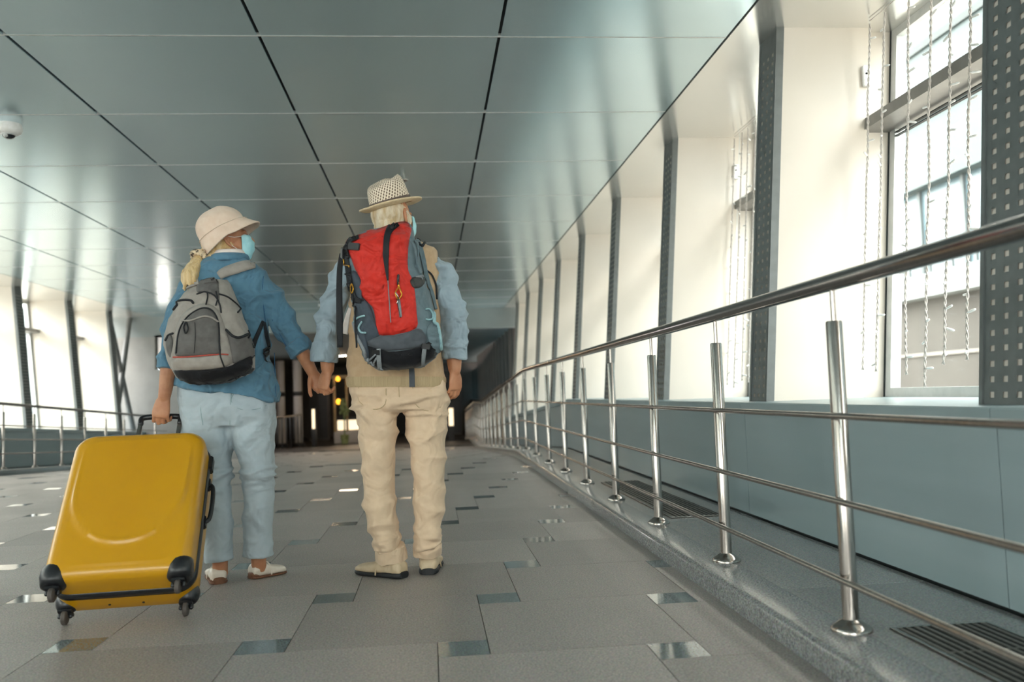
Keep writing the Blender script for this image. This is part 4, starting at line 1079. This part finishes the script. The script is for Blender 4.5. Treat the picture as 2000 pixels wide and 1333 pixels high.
for L, r, mm, nm in (([(135, 1060), (145, 960), (170, 890), (220, 830), (290, 795), (345, 808), (380, 870), (388, 970), (390, 1040)], .0032, 'web_bk', 'zip'),
                     ([(170, 870), (225, 868), (290, 845), (340, 850), (385, 878)], .0040, 'nyl_lt', 'piping'),
                     ([(258, 712), (310, 698), (360, 720), (390, 770), (400, 820)], .0034, 'web_bk', 'piping'),
                     ([(118, 1085), (200, 1083), (300, 1074), (390, 1068), (440, 1070)], .0030, 'red_trim', 'red_piping'),
                     ([(430, 925), (470, 962), (510, 970), (562, 948)], .0055, 'web_bk', 'elastic_hem'), ([(560, 930), (568, 955), (560, 970)], .004, 'web_bk', 'elastic_hem'),
                     ([(72, 985), (90, 955), (115, 945)], .0045, 'web_bk', 'elastic_hem'),
                     ([(390, 712), (440, 730), (490, 770), (527, 812)], .0036, 'web_bk', 'piping'), ([(98, 795), (150, 752), (215, 748), (235, 765)], .0050, 'web_bk', 'piping'),
                     ([(245, 880), (248, 960), (240, 1060)], .0012, 'web_bk', 'seam')):
    cord(pk3, cs(L), r, Y0).build(nm, mm, PK, smooth=True)
for L, wd in (([(192, 880), (182, 910), (192, 945), (207, 920), (198, 880)], 0), ([(318, 700), (322, 730), (312, 775)], 0), ([(370, 700), (378, 740), (370, 780)], 0), ([(392, 1042), (398, 1085), (418, 1140)], 0)):
    cord(pk3, cs(L), .0030, Y0, .006).build('zip_pull', 'web_bk', PK, smooth=True)
jb2 = bvh_of(jk+[body])
ribbon(jb2, cs([(388, 605), (430, 582), (490, 562), (550, 545), (600, 540)]), [14, 18, 19, 17, 12], 3.93, .009, .004).build('shoulder_strap', 'nyl_lt', PK, smooth=True)
ribbon(jb2, cs([(270, 640), (245, 645), (215, 655), (190, 672)]), [10, 13, 13, 11], 3.93, .009, .004).build('shoulder_strap', 'nyl_lt', PK, smooth=True)
ribbon(jb2, cs([(648, 872), (625, 930), (600, 990), (588, 1030)]), [6, 8, 9, 9], 3.92, .002, .003).build('side_webbing', 'web_bk', PK, smooth=True)
ribbon(jb2, cs([(655, 880), (668, 960), (690, 1050), (706, 1115)]), [5, 7, 7, 5], 3.92, .002, .004).build('loose_webbing', 'web_bk', PK, smooth=True)

# ------------------------------------------------------------------ man's red hiking pack
M['red'] = fabric('red_ripstop', 'd8362b', 'cb2f25', weave=1600, folds=13, fb=.75, rough=.55, sheen=.05)
M['slate'] = fabric('slate_nylon', '6d7f87', '62747c', weave=1500, folds=10, fb=.4, rough=.65)
M['navy'] = fabric('dark_slate_nylon', '47515c', '3d4650', weave=1500, folds=10, fb=.4, rough=.65)
M['char'] = fabric('charcoal_ripstop', '565b62', '4c5157', weave=1500, folds=10, fb=.3, rough=.65)
M['cord_teal'] = mat('pale_teal_cord', '9cc0c6', .6, col2='8db3ba', scale=200)
M['rolled'] = mat('dark_rolled_webbing', '45403f', .7, col2='39403f', scale=60, bump=.3, bscale=80)
M['brass'] = mat('yellow_anodised', 'd8a13a', .3, .7, col2='c8922f', scale=50)
HP = tag(empty('backpack', aty(780, 722, 3.75)), 'tall red and slate hiking backpack worn by the man', 'backpack')
m = MB(); plate(m, [((466, 436), 680, 797, .050, 3.76), ((474, 442), 674, 803, .080, 3.75), ((495, 470), 670, 812, .105), (525, 674, 824, .120), (565, 684, 836, .128), (605, 690, 846, .132), (645, 694, 856, .134), (680, 703, 861, .132), ((704, 700), 714, 852, .118), ((722, 718), 738, 822, .090)], 3.705, 44, 2.6)
hb = link('main_compartment', remesh(m, 'main_compartment', 'slate', .005, 4, disp=lambda p, n: fold(p, 8, 8, 14, .007, 9)), HP)
pb = bvh_of([hb]); Y0 = 3.60
C = lambda x, y: (600+x/2.836, 330+y/2.836)
def red_wr(s):
    x, y = s.x, s.y
    v = 0.
    for cy, sl, w_, a in ((568, .22, 9, 0.017), (586, -.30, 7, 0.0153), (520, -.12, 12, 0.0102), (545, .05, 8, 0.0102), (455, -.35, 10, 0.0136), (478, -.3, 9, 0.0102), (620, .15, 14, .004)):
        dy = y-cy-sl*(x-760)
        v += a*math.exp(-(dy/w_)**2)*(.55+.45*math.sin(x*.05+cy))
    return v + .003*noise.noise(Vector((x*.05, y*.09, 1)))
patch(pb, cs([(205, 400), (255, 365), (330, 345), (400, 322), (470, 296), (530, 282), (566, 290), (576, 340), (562, 410), (556, 500), (560, 565), (584, 620), (598, 700), (606, 800), (606, 880), (520, 912), (400, 922), (380, 850), (360, 765), (285, 685), (298, 620), (268, 560), (242, 490)]), Y0, .012, .014, 16, 3, red_wr).build('red_panel', 'red', HP, smooth=True)
patch(pb, cs([(248, 570), (275, 575), (300, 620), (285, 685), (335, 740), (362, 790), (380, 860), (400, 925), (330, 960), (290, 880), (262, 760), (250, 660)]), Y0, .008, .008).build('side_panel', 'navy', HP, smooth=True)
patch(pb, cs([(330, 960), (400, 928), (520, 916), (606, 886), (640, 900), (662, 950), (630, 985), (500, 1006), (390, 1002)]), Y0, .012, .008).build('lower_panel', 'char', HP, smooth=True)
patch(pb, cs([(335, 985), (390, 1004), (500, 1010), (630, 985), (690, 955), (738, 1010), (700, 1050), (640, 1085), (560, 1110), (430, 1115), (355, 1085)]), Y0, .012, .006).build('base_panel', 'nyl_bk', HP, smooth=True)
patch(pb, cs([(662, 890), (690, 850), (722, 850), (742, 940), (745, 1000), (720, 1030), (690, 1000), (668, 950)]), Y0, .010, .012, wrinkle=lambda s: .004*math.sin(s.y*.55)).build('side_pocket', 'slate', HP, smooth=True)
patch(pb, cs([(258, 850), (290, 830), (318, 880), (338, 980), (350, 1070), (318, 1030), (280, 950)]), Y0, .010, .008).build('side_pocket', 'navy', HP, smooth=True)
hp2 = bvh_of([o for o in HP.children if o.type == 'MESH'])
ribbon(hp2, cs([(500, 300), (475, 318), (450, 352), (440, 400), (436, 480), (441, 560), (447, 620)]), [14, 15, 13, 12, 12, 7, 3], Y0, .003, .003).build('lid_strap', 'web_bk', HP, smooth=True)
cord(hp2, cs([(447, 615), (454, 720), (463, 850)]), .0022, Y0).build('strap_tail', 'web_gr', HP, smooth=True)
ribbon(hp2, cs([(278, 362), (245, 385), (222, 420), (200, 460), (190, 500)]), [10, 11, 11, 12, 12], Y0, .003, .004).build('side_strap', 'web_bk', HP, smooth=True)
buckle(hp2, *C(262, 432), .050, .030, Y0, .15, .012).build('buckle', 'plas', HP, bevel=.003)
buckle(hp2, *C(205, 468), .034, .045, Y0, .3, .012).build('buckle', 'plas', HP, bevel=.003)
ribbon(None, cs([(192, 470), (180, 560), (178, 700), (180, 850), (182, 990)]), [9, 11, 12, 13, 11], 3.70, .003, 0).build('hanging_strap', 'web_bk', HP, smooth=True)
ribbon(hp2, cs([(215, 480), (228, 560), (240, 640), (262, 720), (300, 735)]), [8, 9, 10, 10, 9], Y0, .003, .003).build('compression_strap', 'web_bk', HP, smooth=True)
for L in ([(210, 520), (215, 600), (232, 660), (240, 720)], [(250, 630), (268, 700), (285, 720), (310, 730)], [(262, 720), (255, 770), (240, 810), (238, 900), (212, 1010)]):
    cord(hp2, cs(L), .004, Y0, .006).build('lash_cord', 'web_bk', HP, smooth=True)
cord(hp2, cs([(252, 640), (248, 665), (255, 690), (262, 665), (254, 640)]), .0028, Y0, .012).build('carabiner', 'brass', HP, smooth=True)
cord(hp2, cs([(210, 505), (212, 525), (208, 545)]), .0028, Y0, .012).build('gear_loop', 'brass', HP, smooth=True)
cord(hp2, cs([(504, 592), (503, 620), (505, 640)]), .0050, Y0, .008).build('zip_slider', 'plas', HP, smooth=True)
cord(hp2, cs([(505, 625), (503, 660), (488, 692), (503, 720), (522, 695), (510, 665), (506, 630)]), .0026, Y0, .010).build('carabiner', 'brass', HP, smooth=True)
cord(hp2, cs([(490, 690), (505, 715), (498, 745)]), .0028, Y0, .010).build('clip', 'steel', HP, smooth=True)
ribbon(hp2, cs([(506, 715), (512, 770), (518, 822)]), [5, 6, 5], Y0, .002, .003).build('zip_tape', 'web_gr', HP, smooth=True)
cord(hp2, cs([(497, 720), (505, 770), (516, 825)]), .0018, Y0, .004).build('zip', 'web_bk', HP, smooth=True)
patch(hp2, cs([(570, 625), (590, 600), (640, 605), (652, 625), (630, 655), (590, 660)]), Y0, .006, .007, 6).build('rolled_strap', M['rolled'], HP, smooth=True)
ribbon(hp2, cs([(600, 605), (640, 600), (660, 590)]), [7, 7, 6], Y0, .003, .004).build('compression_strap', 'web_gr', HP, smooth=True)
for L in ([(655, 780), (672, 778), (690, 800), (692, 830), (672, 838), (658, 835)], [(262, 850), (285, 825), (318, 815)], [(305, 850), (288, 880), (300, 905), (325, 908)], [(600, 400), (612, 470), (600, 545)], [(610, 395), (640, 470), (655, 560)]):
    cord(hp2, cs(L), .0042, Y0, .006).build('elastic_cord', 'cord_teal' if L[0][1] > 500 else 'slate', HP, smooth=True)
cord(hp2, cs([(258, 855), (280, 930), (318, 1010), (330, 1080)]), .007, Y0, .004).build('elastic_hem', 'web_gr', HP, smooth=True)
cord(hp2, cs([(700, 800), (725, 880), (738, 960), (740, 1000)]), .007, Y0, .004).build('elastic_hem', 'cord_teal', HP, smooth=True)
ribbon(hp2, cs([(396, 995), (398, 1050), (403, 1100), (406, 1140)]), [8, 8.5, 8, 7], Y0, .003, .004).build('bottom_strap', 'web_gr', HP, smooth=True)
ribbon(hp2, cs([(652, 980), (645, 1030), (640, 1095)]), [8, 8, 6], Y0, .003, .004).build('bottom_strap', 'web_gr', HP, smooth=True)
cord(hp2, cs([(380, 1030), (350, 1060), (335, 1095), (352, 1105), (385, 1050)]), .004, Y0, .008).build('webbing_loop', 'web_gr', HP, smooth=True)
for q in ((385, 1015), (655, 985)): buckle(hp2, *C(*q), .034, .022, Y0, .1, .010).build('buckle', 'plas', HP, bevel=.002)
ribbon(None, cs([(578, 1095), (580, 1150), (581, 1210)]), [10.5, 11, 11], 3.80, .003, 0).build('hip_strap', 'char', HP, smooth=True)
vb = bvh_of([o for o in MAN.children if o.name.startswith(('vest', 'shirt'))]+[hb])
ribbon(vb, cs([(598, 395), (622, 430), (640, 500), (660, 600), (690, 690), (712, 780)]), [8, 9, 9, 8, 6, 5], 3.86, .008, .003).build('shoulder_strap', 'slate', HP, smooth=True)
cord(vb, cs([(655, 560), (690, 590), (712, 650), (716, 720)]), .004, 3.86, .006).build('strap_edge', 'web_bk', HP, smooth=True)
cord(vb, cs([(610, 395), (640, 405), (650, 412)]), .006, 3.86, .006).build('strap_edge', 'web_bk', HP, smooth=True)
ribbon(None, cs([(238, 770), (222, 830), (205, 915)]), [6, 10, 14], 3.80, .004, 0).build('paper_tag', 'collar', HP, smooth=True)

# ------------------------------------------------------------------ yellow suitcase
M['yellow'] = mat('yellow_shell', 'cf980c', .33, col2='ca920a', scale=3, spec=.5, coat=.25, coat_rough=.18)
M['rubber'] = mat('wheel_rubber', '4b4440', .6, col2='57504b', scale=40)
SW, SH, ST, TH = .505, .655, .275, math.radians(40)
wl, wr = Vector((-1.375, 3.42, 0)), Vector((-.943, 3.453, 0))
yawS = math.atan2(wr.y-wl.y, wr.x-wl.x)
WC = Vector((0, ST/2-.050, -.034))             # far wheel axle (local)
Rs = Matrix.Rotation(yawS, 3, 'Z') @ Matrix.Rotation(-TH, 3, 'X')
O = (wl+wr)/2 + Vector((0, 0, .027)) - Rs @ WC
XS = Matrix.Translation(O) @ Rs.to_4x4()
SU = tag(empty('suitcase', ((wl+wr)/2)), 'large yellow hard-shell suitcase tilted on its wheels behind the woman', 'suitcase')
def rrect(wx, hz, rc, n=16):
    out = []; rc = min(rc, wx-.001, hz-.001)
    for k, (sx_, sz_) in enumerate(((1, 1), (-1, 1), (-1, -1), (1, -1))):
        for i in range(n+1):
            a = math.pi/2*(k+i/n); out.append((sx_*(wx-rc)+rc*math.cos(a), sz_*(hz-rc)+rc*math.sin(a)))
        nx, nz = ((-1, 1), (-1, -1), (1, -1), (1, 1))[k]
        a0 = out[-1]; b0 = (nx*(wx-rc) + (rc*math.cos(math.pi/2*(k+1))), nz*(hz-rc) + rc*math.sin(math.pi/2*(k+1)))
        for i in range(1, 14): out.append((lerp(a0[0], b0[0], i/14), lerp(a0[1], b0[1], i/14)))
    return out
def relief(x, z):
    zc = .06; sx_ = x/.205; sz_ = (z-zc)/.255 if z < zc else 0
    s = (abs(sx_)**2.1+abs(sz_)**2.1)**(1/2.1)-1
    t = max(0, min(1, (.04-s)/.07)); st = t*t*(3-2*t)
    fade = max(0, min(1, (SH/2-.04-z)/.25))
    return (.008*st + .004*math.exp(-(s/.045)**2))*fade
def shell(sgn, f=.042):
    rings = []
    hx, hz = SW/2, SH/2; d = ST/2
    for y in (.004, .010, d*.5): rings.append((0., y, None))
    for i in range(1, 9):
        a = math.pi/2*i/8; rings.append((f*(1-math.cos(a)), d-f+f*math.sin(a), None))
    ins = [f+.0055*i for i in range(1, 37)]
    rs = []
    for k, (i_, y, _) in enumerate(rings):
        rs.append([Vector((x, sgn*y, z+SH/2)) for x, z in rrect(hx-i_, hz-i_, .075-i_*.5)])
    for i_ in ins:
        rs.append([Vector((x, sgn*(d+relief(x, z)+.004*(1-(x/hx)**2)), z+SH/2)) for x, z in rrect(hx-i_, hz-i_, max(.02, .075-i_*.3))])
    last = rs[-1]; 
    for s_ in (.75, .5, .25, .02): rs.append([Vector((v.x*s_, sgn*(d+relief(v.x*s_, (v.z-SH/2)*s_ if False else v.z-SH/2)+.004*(1-(v.x*s_/hx)**2)), v.z)) for v in last])
    return MB().loft(rs)
shell(-1).xf(XS).build('front_shell', 'yellow', SU, smooth=True)
shell(1).xf(XS).build('back_shell', 'yellow', SU, smooth=True)
zp = MB().loft([[Vector((x, y, z+SH/2)) for x, z in rrect(SW/2+e, SH/2+e, .075)] for y, e in ((-.021, -.004), (-.020, .004), (0, .007), (.020, .004), (.021, -.004))])
zp.xf(XS).build('zip_band', 'plas', SU, smooth=True)
def cap(cx, cz, cy, sx_, sy_):
    """moulded corner guard with caster"""
    q_ = 1. if cy < 0 else .8; m = MB(); m.ell((cx, cy, cz), .053*q_, .052*q_, .058*q_, None, 20, 14)
    m.fn(lambda p: (max(-SW/2-.006, min(SW/2+.006, p.x)), max(-ST/2-.007, min(ST/2+.007, p.y)), max(-.007, p.z)))
    o = m.xf(XS).build('corner_guard', 'plas', SU, smooth=True)
    ax = Vector((cx*.985, cy*.95 if cy < 0 else WC.y, -.034)) if cy > 0 else Vector((cx*.985, -ST/2+.050, -.034))
    f = MB(); f.lathe([(.016, .036), (.018, .020), (.017, .010)], 14, ax)
    for q in (-1, 1): f.tube([ax+Vector((q*.017, 0, .022)), ax+Vector((q*.019, 0, .004))], .008, 8)
    f.box(ax.x-.024, ax.x+.024, ax.y-.022, ax.y+.022, ax.z+.014, ax.z+.022)
    f.xf(XS).build('caster_fork', 'plas', o, smooth='auto')
    wh = MB()
    for q in (-1, 1): wh.lathe([(.006, -.008), (.021, -.008), (.0265, -.005), (.0265, .005), (.021, .008), (.006, .008)], 20).v
    wh = MB().lathe([(.006, -.010), (.021, -.010), (.0265, -.006), (.0265, .006), (.021, .010), (.006, .010)], 22)
    wh.xf(Matrix.Translation(ax) @ Matrix.Rotation(math.pi/2, 4, 'Y')); wh.xf(XS)
    wh.build('wheel', 'rubber', o, smooth='auto')
hwx = (wr-wl).length/2
for sx_ in (-1, 1):
    cap(sx_*(hwx), .030, -ST/2+.045, sx_, -1); cap(sx_*(hwx), .030, ST/2-.045, sx_, 1)
# telescopic handle
hy = ST/2-.055
HBAR = aty(315, 817, 3.985); Li = XS.inverted() @ HBAR
ext = Li.z; hxm = .082
for sx_ in (-1, 1):
    MB().box(Li.x+sx_*hxm-.009, Li.x+sx_*hxm+.009, Li.y-.006, Li.y+.006, SH-.01, ext).xf(XS).build('handle_tube', 'steel', SU, bevel=.003)
gm_ = MB().tube(smoothpts([(Li.x-hxm, Li.y, ext-.030), (Li.x-hxm, Li.y, ext-.004), (Li.x-hxm+.02, Li.y, ext+.006), (Li.x, Li.y, ext+.008), (Li.x+hxm-.02, Li.y, ext+.006), (Li.x+hxm, Li.y, ext-.004), (Li.x+hxm, Li.y, ext-.030)], 4), .0125, 12)
gm_.xf(XS).build('grip', 'plas', SU, smooth=True)
# side handle, lock, small foot, screws
sh_ = MB().tube(smoothpts([(SW/2, .02, .30), (SW/2+.020, .02, .312), (SW/2+.026, .02, .36), (SW/2+.026, .02, .42), (SW/2+.020, .02, .468), (SW/2, .02, .48)], 4), .009, 10); sh_.xf(XS).build('side_handle', 'plas', SU, smooth=True)
for z in (.30, .48): MB().box(SW/2-.004, SW/2+.012, .0, .04, z-.022, z+.022).xf(XS).build('handle_mount', 'plas', SU, bevel=.004)
MB().box(SW/2-.004, SW/2+.016, -.020, .024, .535, .60).xf(XS).build('lock', 'plas', SU, bevel=.004)
MB().box(-SW/2-.014, -SW/2+.004, -.012, .022, .50, .535).xf(XS).build('side_foot', 'plas', SU, bevel=.004)
for x in (-.06, .06): MB().lathe([(.005, -.0025), (.005, .002)], 10, (x, .075, 0)).xf(XS).build('screw', 'plas', SU)
